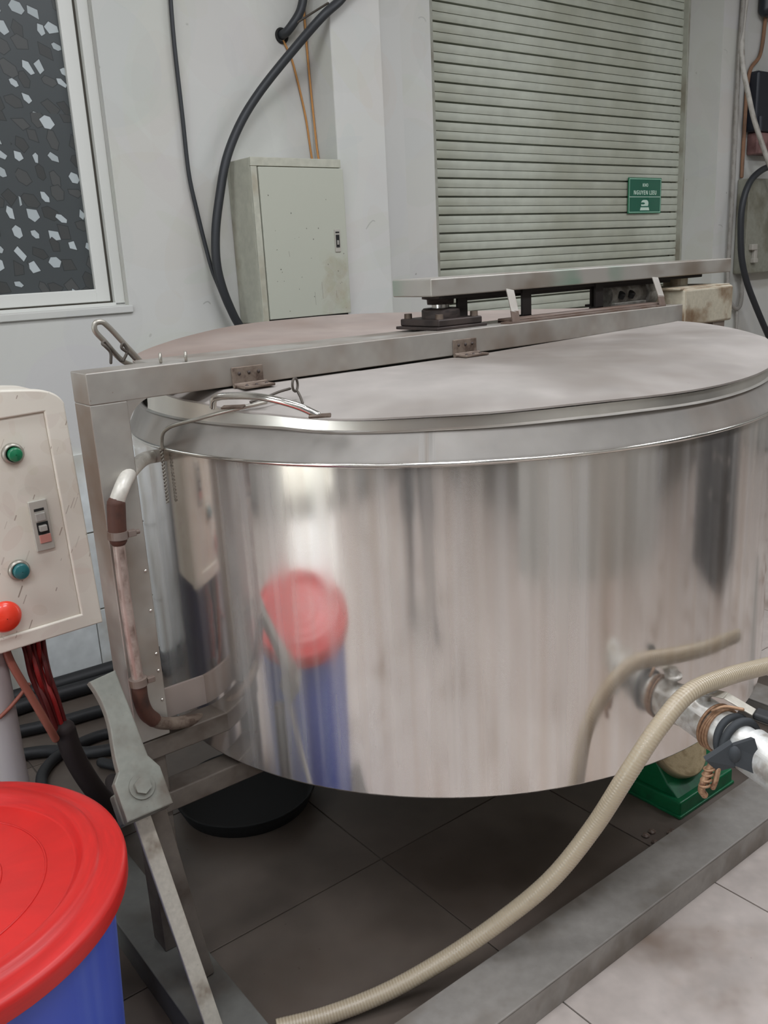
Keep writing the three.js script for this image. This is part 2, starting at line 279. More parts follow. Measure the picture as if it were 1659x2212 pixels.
  const sg = [0, 1, 2].map((k) => { const g = slatG(0); // profile x must look towards +z
    return uvm(g.scale(1, 1, -1), k * 1.7); });
  for (const g of sg) { const p = g.attributes.position; for (let i = 0; i < p.count; i += 3) { for (const a of ['position', 'normal', 'uv']) { const t = g.attributes[a]; const n = t.itemSize, b = t.array; for (let q = 0; q < n; q++) { const w = b[(i + 1) * n + q]; b[(i + 1) * n + q] = b[(i + 2) * n + q]; b[(i + 2) * n + q] = w; } } } g.computeVertexNormals(); }
  for (let k = 0; k < 34; k++) {
    const m = shade(new THREE.Mesh(sg[k % 3], M.slat)); m.name = k ? `slat_${String(k).padStart(3, '0')}` : 'slat'; m.position.set(0, 0.126 + k * P0, 0); door.add(m);
  }
  part('bottom_rail', bx(3.33, 0.002, -3.85, 5.65, 0.126, -3.82, 0.004), M.guide, door);
  for (const [a, b] of [[5.53, 5.62], [3.14, 3.36]]) part('guide_rail', [bx(a, 0, -3.87, b, 3.42, -3.845), bx(a === 5.53 ? 5.572 : a, 0, -3.85, b, 3.42, -3.79, 0.004)], M.guide, door);
  part('door_back', bx(3.13, 0, -4.05, 5.59, 3.45, -4.0), M.gap, door);
}
// unseen ceiling panels, added to brighten the room beside the daylight
for (const [x, z] of PANELS) {
  const t = thing('added_ceiling_light', 'added unseen flat white light panel brightening the work floor', 'ceiling light', [x, HC - 0.03, z], 'added ceiling light panels');
  part('frame', [bx(x - 0.62, HC - 0.05, z - 0.32, x + 0.62, HC - 0.001, z + 0.32, 0.004)], M.frame, t);
  part('diffuser', [bx(x - 0.59, HC - 0.056, z - 0.29, x + 0.59, HC - 0.049, z + 0.29)], new THREE.MeshStandardMaterial({ color: '#ffffff', emissive: '#f4f8ff', emissiveIntensity: 2.2 }), t);
  const l = new THREE.RectAreaLight('#f4f8ff', PANEL_POWER, 1.18, 0.58); l.position.set(x, HC - 0.062, z); l.lookAt(x, 0, z); scene.add(l);
}

// ---------------------------------------------------------------- mixing tank with its bridge, drive and lids
const CX = 1.692, CZ = -1.886, RX = 0.885, RZ = 0.85;
const tank = thing('mixing_tank', 'big round stainless steel mixing tank with hinged lids under a bridge beam', 'tank', [CX, 0, CZ]);
{
  const oval = (g) => g.scale(RX / RZ, 1, 1).translate(CX, 0, CZ);
  const unroll = (g, r) => { const uv = g.attributes.uv; for (let i = 0; i < uv.count; i++) uv.setXY(i, uv.getX(i), g.attributes.position.getY(i) / (Math.PI * 2 * r) * 2); return g; };
  // shell
  const wall = lathe([[0.834, 0.506], [0.846, 0.507], [0.85, 0.513], [0.85, 1.236], [0.853, 1.242]], 160);
  part('shell', oval(unroll(wall, 0.85)), M.shell, tank, 'polished steel shell with water streaks');
  part('tank_bottom', oval(lathe([[0.001, 0.44], [0.4, 0.47], [0.75, 0.5], [0.836, 0.508]], 96)), M.rim, tank);
  const shg = lathe([[0.8525, 1.238], [0.856, 1.241], [0.8565, 1.247], [0.852, 1.252], [0.838, 1.282], [0.826, 1.303], [0.822, 1.309], [0.815, 1.309], [0.815, 1.25]], 160);
  part('shoulder', oval(uvm(shg).toNonIndexed()), M.shoulder, tank, 'dull sloping steel shoulder');
  const lipG = new THREE.TorusGeometry(0.8555, 0.0042, 8, 180).rotateX(Math.PI / 2).translate(0, 1.2435, 0);
  part('rolled_lip', oval(uvm(lipG)), M.chrome, tank, 'bright rolled lip below the shoulder');
  // front lid: a warped half disc
  const rimT = [[-15, 1.392], [11, 1.390], [45, 1.376], [70, 1.336], [90, 1.334], [110, 1.338], [130, 1.334], [145, 1.330], [160, 1.340], [172, 1.354], [184, 1.364], [200, 1.366]];
  const rimY = (deg) => { for (let i = 1; i < rimT.length; i++) if (deg <= rimT[i][0]) { const [a, b] = [rimT[i - 1], rimT[i]]; return b[1] + (a[1] - b[1]) * (1 - sstep(0, 1, (deg - a[0]) / (b[0] - a[0]))); } return 1.36; };
  const LX = 0.86, LZ = 0.832;
  const lidY = (x, z) => { const u = clamp((x - CX) / LX, -0.999, 0.999), v = (z - CZ) / LZ, ze = CZ + LZ * Math.sqrt(1 - u * u), yh = 1.3735 + 0.016 * Math.max(0, u), rim = rimY(Math.atan2(v, u) * 180 / Math.PI), r = Math.hypot(u, v), w = clamp((r - 0.5) / 0.5) ** 2.2 * Math.max(sstep(0, 0.14, z + 1.722), sstep(0.94, 1, r)); return yh + (rim - yh) * w + 0.0035 * (fbm(x * 0.5 + 3, z * 0.5 + 3, 6, 203, 2) - 0.5) * (0.2 + 0.8 * sstep(0, 0.3, w)); };
  const hingeZ = (u) => -1.722 - 0.15 * (1 - sstep(-0.62, -0.5, u));
  const lidTop = (s, t, dy = 0) => { const u = -Math.cos(Math.PI * (0.002 + 0.996 * s)), x = CX + u * LX, ze = CZ + LZ * Math.sqrt(1 - u * u), zh = Math.min(hingeZ(u), ze - 0.001), z = zh + (ze - zh) * t; return [x, lidY(x, z) + dy, z]; };
  const lid = part('front_lid', [sheet(90, 26, (s, t) => lidTop(s, t)), sheet(90, 26, (s, t) => lidTop(s, t, -0.004)), sheet(90, 1, (s, t) => lidTop(s, 1, -0.004 * t))], M.dusty, tank, 'dusty half-round steel lid');
  const skirtP = (deg, r, dy) => { const a = deg * Math.PI / 180, y = rimY(deg); return [CX + Math.cos(a) * LX * r, dy > -0.01 ? y + dy : Math.min(y - 0.026, 1.3115) + (dy + 0.026), CZ + Math.sin(a) * LZ * r]; };
  const sk = (r0, d0, r1, d1) => sheet(120, 2, (s, t) => skirtP(-2 + 192 * s, r0 + (r1 - r0) * t, d0 + (d1 - d0) * t), (s, t) => [s * 2.6, t * 0.03]);
  part('lid_skirt', [sk(0.9925, -0.006, 0.9955, -0.026), sk(0.9955, -0.026, 1.002, -0.030), sk(1.002, -0.030, 0.985, -0.031)], M.rim, lid, 'shiny rolled steel edge');
  // hinges
  for (const [x0, x1] of [[0.918, 0.995], [1.56, 1.642]]) {
    const ly = lidY((x0 + x1) / 2, -1.71);
    const h = part('hinge', [bx(x0, 1.381, -1.7245, x1, 1.418, -1.7195, 0.002), bx(x0 + 0.004, ly + 0.001, -1.716, x1 + 0.004, ly + 0.007, -1.678, 0.002), cyl(V(x0, 1.379, -1.7165), V(x1 + 0.004, 1.379, -1.7165), 0.0055)], M.hinge, tank, 'rusty butt hinge');
    for (let k = 0; k < 3; k++) for (const [y, z] of [[1.404, -1.7195], [ly + 0.006, -1.69]]) part('screw', new THREE.SphereGeometry(0.004, 8, 6).translate(x0 + 0.017 + k * 0.024, y, z), M.castIron, h);
  }
  // lid handle of bent bar on two pads
  const hp = [[0.886, 1.352, -1.595], [0.868, 1.369, -1.575], [0.858, 1.378, -1.52], [0.868, 1.378, -1.46], [0.905, 1.366, -1.425], [0.93, 1.343, -1.413]];
  const hd = part('lid_handle', [tube([[0.835, 1.352, -1.66], [0.83, 1.37, -1.64], [0.845, 1.380, -1.57], [0.87, 1.378, -1.49], [0.905, 1.362, -1.44], [0.93, 1.345, -1.418]], 0.0075, 60, 12)], M.chrome, lid, 'polished bent bar handle');
  for (const [a, b] of [[V(0.915, 1.3435, -1.425), V(0.95, 1.3435, -1.40)], [V(0.84, 1.352, -1.63), V(0.875, 1.352, -1.60)]]) part('handle_pad', bar(a, b, 0.028, 0.005), M.hinge, lid);
  // rear lid, a little raised
  const rearY = (x, z) => { const u = (x - CX) / LX, v = (z - CZ) / LZ, r = Math.min(1, Math.hypot(u, v)); return 1.405 + r * r * (0.010 + 0.030 * sstep(-0.95, -0.1, u) - 0.016 * sstep(0.2, 0.8, u)) + 0.004 * (fbm(x * 0.6, z * 0.6 + 5, 6, 207, 2) - 0.5); };
  const rear = (s, t, dy = 0) => { const u = -Math.cos(Math.PI * (0.002 + 0.996 * s)), x = CX + u * LX, ze = CZ - LZ * Math.sqrt(1 - u * u), zh = Math.max(-1.945, ze + 0.001), z = zh + (ze - zh) * t; return [x, rearY(x, z) + dy, z]; };
  const rl = part('rear_lid', [sheet(80, 20, (s, t) => rear(s, t)), sheet(80, 20, (s, t) => rear(s, t, -0.004)), sheet(80, 1, (s, t) => rear(s, 1, -0.004 - 0.03 * t))], M.dustyPink, tank, 'dusty pinkish rear lid half');
  part('loop_handle', [tube([[0.838, 1.420, -2.0], [0.80, 1.462, -1.985], [0.754, 1.514, -1.97], [0.740, 1.524, -1.965], [0.725, 1.522, -1.965], [0.722, 1.509, -1.965], [0.745, 1.480, -1.975], [0.79, 1.432, -2.0], [0.84, 1.410, -2.03]], 0.0062, 80, 10)], M.wire, rl, 'thin loop handle standing above the beam');
  part('latch_wire', tube([[0.724, 1.440, -1.9], [0.726, 1.462, -1.9], [0.716, 1.476, -1.9], [0.712, 1.482, -1.903], [0.719, 1.485, -1.905], [0.727, 1.472, -1.9], [0.735, 1.460, -1.9], [0.746, 1.442, -1.9]], 0.0035, 60, 8), M.oldWire, rl);
  part('latch_wire', tube([[0.752, 1.441, -1.9], [0.764, 1.462, -1.9], [0.757, 1.478, -1.9], [0.752, 1.470, -1.9], [0.768, 1.455, -1.9], [0.778, 1.442, -1.9]], 0.0035, 60, 8), M.oldWire, rl);
  // bridge beam and post
  part('bridge_beam', [bx(0.603, 1.378, -1.81, 2.815, 1.441, -1.724, 0.003), bx(0.79, 1.392, -1.935, 2.81, 1.436, -1.845, 0.003)], M.beam, tank, 'grimy steel bridge beam');
  const gs = new THREE.Shape(); gs.moveTo(0.68, 1.335); gs.quadraticCurveTo(0.69, 1.366, 0.725, 1.379); gs.lineTo(0.68, 1.379); gs.closePath();
  const gus = uvm(new THREE.ExtrudeGeometry(gs, { depth: 0.012, bevelEnabled: false })).translate(0, 0, -1.737);
  part('post', [bx(0.603, 0.633, -1.81, 0.681, 1.3785, -1.7243, 0.003), gus], M.beam, tank, 'grimy steel post');
  part('post', [bx(2.74, 0.633, -1.81, 2.808, 1.3785, -1.7243, 0.003)], M.beam, tank, 'grimy steel post');
  part('lower_leg', [bx(0.605, 0.08, -1.80, 0.668, 0.634, -1.735, 0.003)], M.shadedLowSteel, tank);
  part('lower_leg', [bx(2.742, 0.08, -1.80, 2.806, 0.634, -1.735, 0.003)], M.shadedLowSteel, tank);
  part('web_plate', [bx(0.671, 0.628, -1.812, 0.848, 0.70, -1.804)], M.dustyPink, tank);
  part('cross_tube', [bx(0.611, 0.583, -1.79, 2.74, 0.631, -1.725, 0.004)], M.shadedLowSteel, tank);
  part('cross_tube', [bx(0.64, 0.44, -1.79, 2.74, 0.49, -1.725, 0.004)], M.shadedLowSteel, tank);
  for (const [x, z] of [[0.777, -1.76], [0.822, -1.735]]) part('pin_ring', [new THREE.TorusGeometry(0.009, 0.003, 8, 20).rotateY(1.1).translate(x, 1.4515, z)], M.wire, tank, 'small ring welded on the beam');
  // bearing block below the chain cover
  const SX = 1.635, SZ = -1.85;
  const be = part('bearing', [bx(SX - 0.09, 1.441, SZ - 0.085, SX + 0.088, 1.449, SZ + 0.088, 0.002), bx(SX - 0.078, 1.449, SZ - 0.08, SX + 0.078, 1.468, SZ + 0.08, 0.004), lathe([[0.052, 1.468], [0.052, 1.488], [0.047, 1.493], [0.030, 1.493], [0.030, 1.49]], 40).translate(SX, 0, SZ)], M.castIron, tank, 'dark cast bearing block');
  for (const [a, b] of [[-1, -1], [1, -1], [-1, 1], [1, 1]]) part('bolt', [hexBolt(V(SX + a * 0.062, 1.466, SZ + b * 0.064), 0.011, 0.015)], M.hinge, be);
  part('shaft', [cyl(V(SX, 1.485, SZ), V(SX, 1.512, SZ), 0.024, 0.024, 32)], M.shaft, be, 'bright steel shaft');
  part('collar', [lathe([[0.024, 1.503], [0.036, 1.503], [0.037, 1.516], [0.05, 1.518], [0.05, 1.527], [0.02, 1.527]], 32).translate(SX, 0, SZ)], M.castIron, be);
  part('chain_cover', [bx(1.535, 1.527, -1.93, 2.905, 1.5725, -1.77, 0.004)], M.cover, tank, 'long flat steel chain cover');
  part('drive_chain', [bx(1.60, 1.5165, -1.86, 2.78, 1.5285, -1.80, 0.002), bx(1.70, 1.508, -1.845, 2.62, 1.5175, -1.815)], M.iron, tank, 'dark greasy chain under the cover');
  for (const [x, y0, z] of [[1.685, 1.437, -1.82], [1.915, 1.452, -1.80], [2.235, 1.452, -1.80], [2.30, 1.455, -1.87]]) part('cover_leg', [bx(x - 0.018, y0, z - 0.004, x + 0.018, 1.528, z + 0.004, 0.001), bx(x - 0.018, y0 - 0.004, z - 0.022, x + 0.018, y0 + 0.003, z + 0.004)], M.iron, tank, 'dark flat leg');
  for (const [x, t] of [[1.802, 0.012], [2.46, 0.006]]) {
    const cs = part('cover_strap', bar(V(x + t, 1.53, -1.765), V(x, 1.470, -1.735), 0.03, 0.004, 0.001, V(0, 0, 1)), M.cover, tank, 'pale flat strap');
    part('strap_foot', [bar(V(x, 1.474, -1.737), V(x - 0.003, 1.443, -1.728), 0.029, 0.005, 0.001, V(0, 0, 1)), bx(x - 0.03, 1.441, -1.76, x + 0.014, 1.446, -1.726)], M.rusty, cs, 'rusty foot');
  }
  part('motor_rail', [bx(1.80, 1.441, -1.80, 2.48, 1.4525, -1.738, 0.002), bx(1.80, 1.441, -1.80, 2.48, 1.447, -1.730, 0.001)], M.rusty, tank, 'rusty rail on the beam');
  const mo = part('motor', [cyl(V(2.335, 1.482, -1.87), V(2.52, 1.482, -1.87), 0.045, 0.045, 28), bx(2.34, 1.441, -1.92, 2.50, 1.458, -1.82, 0.002), cyl(V(2.51, 1.482, -1.87), V(2.56, 1.482, -1.87), 0.056, 0.056, 28)], M.motor, tank, 'dirty grey drive motor');
  for (const x of [2.375, 2.425]) part('terminal_gland', [cyl(V(x, 1.475, -1.828), V(x, 1.487, -1.818), 0.013, 0.011, 14)], M.dark, mo);
  part('gearbox', [bx(2.56, 1.37, -1.95, 2.838, 1.488, -1.715, 0.01), bx(2.545, 1.484, -1.955, 2.83, 1.492, -1.725, 0.003), cyl(V(2.70, 1.49, -1.85), V(2.70, 1.528, -1.85), 0.04, 0.04, 24)], M.gearbox, tank, 'rust-stained cream gearbox');
  // overflow pipe on the side
  const pp = part('overflow_pipe', [tube([[0.85, 1.198, -1.985], [0.836, 1.204, -1.97], [0.785, 1.218, -1.91], [0.722, 1.231, -1.81], [0.668, 1.228, -1.735], [0.632, 1.21, -1.693], [0.617, 1.182, -1.690], [0.613, 1.15, -1.69]], 0.0155, 90, 14)], M.pipeWhite, tank, 'pale bent pipe');
  part('sleeve', [tube([[0.6165, 1.183, -1.69], [0.612, 1.135, -1.69], [0.611, 1.112, -1.69]], 0.0185, 20, 14)], M.rubberBrown, pp, 'brown rubber sleeve');
  part('clamp', [cyl(V(0.612, 1.128, -1.69), V(0.611, 1.112, -1.69), 0.0205), bx(0.628, 1.113, -1.69, 0.646, 1.126, -1.676, 0.002), hexBolt(V(0.646, 1.1195, -1.683), 0.005, 0.008, V(1, 0, 0))], M.rusty, pp);
  part('sight_tube', [tube([[0.611, 1.12, -1.69], [0.609, 0.977, -1.69], [0.612, 0.80, -1.69], [0.613, 0.775, -1.69]], 0.0125, 60, 14)], M.tubeMauve, pp, 'brownish sight tube');
  part('clamp', [cyl(V(0.612, 0.804, -1.69), V(0.6125, 0.788, -1.69), 0.019), bx(0.628, 0.79, -1.69, 0.645, 0.802, -1.676, 0.002)], M.rusty, pp);
  part('elbow', [tube([[0.612, 0.79, -1.69], [0.613, 0.753, -1.693], [0.624, 0.713, -1.70], [0.640, 0.690, -1.705]], 0.0165, 40, 14)], M.rubberBrown, pp, 'brown rubber elbow');
  part('return_pipe', [tube([[0.632, 0.700, -1.702], [0.648, 0.681, -1.705], [0.684, 0.660, -1.715], [0.73, 0.640, -1.735], [0.78, 0.615, -1.765], [0.838, 0.590, -1.785]], 0.014, 40, 14)], M.hinge, pp);
  for (const [x, y] of [[0.676, 0.93], [0.676, 0.83], [0.676, 0.79], [0.676, 1.02], [0.676, 0.72]]) part('rivet', [new THREE.SphereGeometry(0.0035, 8, 6).translate(x - 0.004, y, -1.7235)], M.chrome, tank);
  // drain valve
  const vd = V(-0.23, -0.085, 1).normalize(), v0 = V(1.625, 0.617, -1.045), at = (t) => v0.clone().addScaledVector(vd, t);
  const dv = part('drain_valve', [cyl(at(-0.02), at(0.085), 0.047, 0.047, 36), cyl(at(0.0), at(0.012), 0.051, 0.051, 36)], M.valve, tank, 'pale drain valve tied with wire and rubber');
  part('valve_body', [cyl(at(0.085), at(0.19), 0.041, 0.041, 36), cyl(at(0.10), at(0.13), 0.046, 0.046, 36)], M.valve, dv);
  part('outlet', [cyl(at(0.19), at(0.42), 0.049, 0.049, 36)], M.valve, dv);
  part('valve_stem', [cyl(at(0.055).add(V(0, 0.03, 0)), at(0.055).add(V(0.004, 0.075, 0)), 0.013, 0.013, 18), hexBolt(at(0.055).add(V(0.004, 0.072, 0)), 0.012, 0.012), lathe([[0.001, 0.0], [0.024, 0], [0.024, 0.007], [0.001, 0.007]], 24).translate(...at(0.055).add(V(0.003, 0.062, 0)).toArray())], M.valve, dv);
  const lev = [at(0.055).add(V(0.0, 0.066, 0)), at(0.10).add(V(0.02, 0.071, 0)), at(0.16).add(V(0.05, 0.052, 0)), at(0.30).add(V(0.12, 0.046, 0))];
  part('lever', [bar(lev[0], lev[1], 0.032, 0.004), bar(lev[1], lev[2], 0.03, 0.004)], M.brace, dv, 'flat metal lever');
  part('lever_grip', [bar(lev[2], lev[3], 0.036, 0.016, 0.006)], M.black, dv, 'black plastic grip');
  const ring = (t, r, w, a) => { const g = new THREE.TorusGeometry(r, w, 8, 40); g.applyQuaternion(new THREE.Quaternion().setFromUnitVectors(V(0, 0, 1), vd.clone().add(V(0, a, 0)).normalize())); return g.translate(...at(t).toArray()); };
  part('wire_binding', [ring(0.09, 0.05, 0.0035, 0.05), ring(0.097, 0.05, 0.0035, -0.06), ring(0.104, 0.049, 0.0035, 0.02), ring(0.111, 0.0485, 0.0035, 0.1), tube([[1.57, 0.665, -0.945], [1.59, 0.672, -0.93], [1.61, 0.67, -0.90]].map((p) => p), 0.004, 20, 8)], M.copper, dv, 'twisted rusty wire wraps');
  const st = (dx) => at(0.15 + dx);
  const slab = (pts, th) => { const a = pts.map((p) => V(...p)), n = new THREE.Vector3().crossVectors(a[1].clone().sub(a[0]), a[2].clone().sub(a[0])).normalize().multiplyScalar(th / 2), f = a.map((p) => p.clone().add(n)), b = a.map((p) => p.clone().sub(n)), t = []; for (let k = 1; k < a.length - 1; k++) t.push(f[0], f[k], f[k + 1], b[0], b[k + 1], b[k]); for (let k = 0; k < a.length; k++) { const l = (k + 1) % a.length; t.push(f[k], b[k], f[l], f[l], b[k], b[l]); } const g = new THREE.BufferGeometry().setFromPoints(t); g.computeVertexNormals(); return uvm(g); };
  part('rubber_strap', [ring(0.142, 0.047, 0.008, 0.25), ring(0.160, 0.048, 0.009, 0.1), slab([[1.452, 0.624, -0.886], [1.475, 0.596, -0.872], [1.502, 0.606, -0.85], [1.506, 0.652, -0.862]], 0.014), slab([[1.503, 0.645, -0.862], [1.500, 0.606, -0.85], [1.531, 0.586, -0.823], [1.548, 0.615, -0.825], [1.545, 0.655, -0.838]], 0.016), new THREE.SphereGeometry(0.016, 14, 10).scale(0.8, 1.2, 0.9).translate(1.503, 0.628, -0.853)], M.rubber, dv, 'black rubber strip knotted round the valve');
  part('wire_tail', [tube([[1.468, 0.612, -0.878], [1.457, 0.594, -0.880], [1.446, 0.574, -0.882], [1.444, 0.556, -0.884], [1.449, 0.545, -0.88]], 0.0075, 24, 8), tube([[1.474, 0.60, -0.868], [1.466, 0.575, -0.868], [1.462, 0.562, -0.87]], 0.006, 20, 8), ...[0, 1, 2, 3].map((k) => new THREE.TorusGeometry(0.0095, 0.0028, 6, 16).rotateX(1.4).translate(1.461 - 0.0045 * k, 0.60 - 0.0105 * k, -0.880))], M.copper, dv);
}

// ---------------------------------------------------------------- base frame on the floor
{
  const bf = thing('base_frame', 'grey steel channel frame lying on the floor under the tank', 'frame', [1.7, 0, -1.15]);
  const ch = (x0, z0, x1, z1) => [bx(x0, 0.072, z0, x1, 0.08, z1, 0.003), ...(x1 - x0 > z1 - z0 ? [bx(x0, 0, z1 - 0.009, x1, 0.079, z1, 0.003), bx(x0, 0, z0, x1, 0.079, z0 + 0.009, 0.003)] : [bx(x0, 0, z0, x0 + 0.009, 0.079, z1, 0.003), bx(x1 - 0.009, 0, z0, x1, 0.079, z1, 0.003)])];
  part('floor_channel', ch(0.55, -1.224, 4.4, -1.082), M.channel, bf, 'long grey channel in front of the tank');
  part('floor_channel', ch(0.555, -2.35, 0.685, -1.226), M.shadedChannel, bf, 'short grey channel beside the bucket');
  part('floor_channel', ch(2.70, -2.35, 2.83, -1.226), M.channel, bf);
  // swivel bracket: curved plate, clamp block and bolt, with a bright brace below
  const q = new THREE.Matrix4().makeRotationX(-0.62).setPosition(0.547, 0.598, -1.578);
  const s = new THREE.Shape(); s.moveTo(-0.046, -0.03); s.lineTo(0.046, -0.03); s.lineTo(0.046, 0.045); s.lineTo(0.030, 0.075); s.lineTo(0.026, 0.262); s.lineTo(-0.026, 0.256); s.quadraticCurveTo(-0.008, 0.20, -0.020, 0.14); s.quadraticCurveTo(-0.030, 0.09, -0.030, 0.065); s.lineTo(-0.046, 0.045); s.closePath();
  const g = uvm(new THREE.ExtrudeGeometry(s, { depth: 0.02, bevelEnabled: true, bevelSize: 0.003, bevelThickness: 0.003, bevelSegments: 2 })).applyMatrix4(q);
  const br = part('bracket', [g], M.greyPaint, bf, 'grey painted bracket arm with a clamp block');
  part('clamp_block', [bx(-0.05, -0.036, -0.045, 0.052, 0.03, -0.006, 0.006).applyMatrix4(q)], M.greyPaint, br);
  part('clamp_bolt', [cyl(V(0, 0.022, 0.022), V(0, 0.022, 0.027), 0.026, 0.026, 24).applyMatrix4(q), hexBolt(V(0, 0.022, 0.026), 0.018, 0.010, V(0, 0, 1)).applyMatrix4(q)], M.greyPaint, br, 'worn pale bolt head');
  part('brace', [bar(V(0.548, 0.555, -1.61), V(0.592, 0.075, -1.465), 0.036, 0.012, 0.003, V(0, 0, 1))], M.brace, bf, 'pale scuffed brace bar');
  part('support_leg', [bar(V(0.585, 0.54, -1.64), V(0.64, 0.08, -1.62), 0.045, 0.045, 0.003, V(0, 0, 1))], M.shadedLowSteel, bf);
}

// ---------------------------------------------------------------- push-button cabinet on its stand
{
  const Z0 = -1.985;
  const t = thing('control_cabinet', 'cream push-button control cabinet on a stand behind the red-lidded bucket', 'control box', [0.45, 0, Z0]);
  const tilt = new THREE.Matrix4().makeTranslation(0.55, 1.1, Z0).multiply(new THREE.Matrix4().makeRotationZ(0.028)).multiply(new THREE.Matrix4().makeTranslation(-0.55, -1.1, -Z0));
  const tl = (...g) => g.map((x) => x.applyMatrix4(tilt));
  // door leaf, body with a rounded crown
  const s = new THREE.Shape(), x0 = 0.20, x1 = 0.645; s.moveTo(x0, 0.828); s.lineTo(x1, 0.828); s.lineTo(x1, 1.352); s.quadraticCurveTo(x1 - 0.01, 1.378, x1 - 0.05, 1.386); s.quadraticCurveTo(0.5, 1.402, 0.42, 1.402); s.lineTo(x0, 1.402); s.closePath();
  const hole = new THREE.Path(); hole.moveTo(x0 + 0.03, 0.856); hole.lineTo(x0 + 0.03, 1.344); hole.lineTo(0.606, 1.344); hole.lineTo(0.606, 0.856); hole.closePath(); s.holes.push(hole);
  const fr = uvm(new THREE.ExtrudeGeometry(s, { depth: 0.018, bevelEnabled: true, bevelSize: 0.004, bevelThickness: 0.006, bevelSegments: 3 })).translate(0, 0, Z0 - 0.03);
  const s2 = new THREE.Shape(); s2.moveTo(x0, 0.828); s2.lineTo(x1, 0.828); s2.lineTo(x1, 1.352); s2.quadraticCurveTo(x1 - 0.01, 1.378, x1 - 0.05, 1.386); s2.quadraticCurveTo(0.5, 1.402, 0.42, 1.402); s2.lineTo(x0, 1.402); s2.closePath();
  const bd = uvm(new THREE.ExtrudeGeometry(s2, { depth: 0.15, bevelEnabled: false })).translate(0, 0, Z0 - 0.19);
  part('body', tl(fr, bd), M.panelPaint, t);
  const door = part('door', tl(bx(x0 + 0.033, 0.859, Z0 - 0.03, 0.6025, 1.3405, Z0 - 0.012, 0.003)), M.panelPaint, t, 'scuffed cream door panel');
  const Zd = Z0 - 0.012;
  const button = (name, x, y, mat, r, cap, label) => {
    const b = part(name, tl(lathe([[0.001, 0], [r, 0], [r, 0.006], [r - 0.004, 0.010], [r - 0.007, 0.010], [r - 0.008, 0.004]], 36).rotateX(Math.PI / 2).translate(x, y, Zd)), M.bezel, door, label);
    part('cap', tl(lathe([[cap, 0.002], [cap, 0.016], [cap - 0.003, 0.020], [0.001, 0.021]], 32).rotateX(Math.PI / 2).translate(x + 0.002, y - 0.001, Zd)), mat, b);
  };
  button('push_button', 0.521, 1.262, M.green, 0.0235, 0.0155, 'bright green push button');
  button('push_button', 0.486, 1.003, M.teal, 0.0235, 0.0175, 'dull teal push button');
  const eb = part('stop_button', tl(cyl(V(0.432, 0.915, Zd), V(0.432, 0.915, Zd + 0.02), 0.02)), M.plate, door, 'red mushroom stop button');
  part('cap', tl(lathe([[0.014, 0.016], [0.034, 0.020], [0.036, 0.028], [0.030, 0.038], [0.015, 0.044], [0.001, 0.046]], 36).rotateX(Math.PI / 2).translate(0.432, 0.915, Zd)), M.redKnob, eb);
  const sw = part('breaker_cover', tl(bx(0.531, 1.034, Zd - 0.001, 0.571, 1.150, Zd + 0.008, 0.002)), M.plate, door, 'pale cover of a small breaker');
  for (const g of tl(bx(0.540, 1.126, Zd + 0.007, 0.562, 1.132, Zd + 0.0085), bx(0.540, 1.072, Zd + 0.007, 0.565, 1.10, Zd + 0.009))) part('slot', g, M.dark, sw);
  part('toggle', tl(bx(0.543, 1.08, Zd + 0.006, 0.560, 1.094, Zd + 0.018, 0.002)), M.conduit, sw);
  part('rocker', tl(bx(0.540, 1.103, Zd + 0.006, 0.562, 1.122, Zd + 0.013, 0.002)), M.conduit, sw);
  part('off_flag', tl(bx(0.541, 1.052, Zd + 0.007, 0.566, 1.071, Zd + 0.011, 0.001)), std({ color: '#b97d72', roughness: 0.5 }), sw, 'faded red flag');
  part('stand_post', [cyl(V(0.412, 0.02, -2.06), V(0.412, 0.83, -2.06), 0.034, 0.034, 28), cyl(V(0.412, 0, -2.06), V(0.412, 0.02, -2.06), 0.11, 0.11, 28)], std({ color: '#a39a98', roughness: 0.5 }), t, 'grey stand post');
}

// ---------------------------------------------------------------- bucket with red lid
{
  const c = [0.118, 0, -1.54];
  const t = thing('lidded_bucket', 'large blue plastic bucket with a bright red lid in front of the tank', 'bucket', c);
  const pf = [[0.001, 0.02], [0.27, 0.02], [0.275, 0.004], [0.285, 0.0], [0.292, 0.01], [0.322, 0.56], [0.328, 0.60], [0.316, 0.60], [0.286, 0.03], [0.001, 0.03]];
  part('tub', lathe(pf, 72).translate(...c), M.blueTub, t, 'blue plastic tub');
  const bl = part('lid', lathe([[0.001, 0.617], [0.262, 0.617], [0.268, 0.618], [0.276, 0.630], [0.283, 0.636], [0.30, 0.636], [0.306, 0.631], [0.311, 0.625], [0.322, 0.625], [0.343, 0.622], [0.351, 0.617], [0.3535, 0.608], [0.3525, 0.585], [0.350, 0.582], [0.347, 0.585], [0.345, 0.605], [0.001, 0.605]], 96).translate(...c), M.redLid, t, 'bright red plastic lid');
  for (const r of [0.07, 0.14, 0.215]) part('lid_ring', new THREE.TorusGeometry(r, 0.0022, 6, 72).rotateX(Math.PI / 2).translate(c[0], 0.617, c[2]), M.redLid, bl);
}

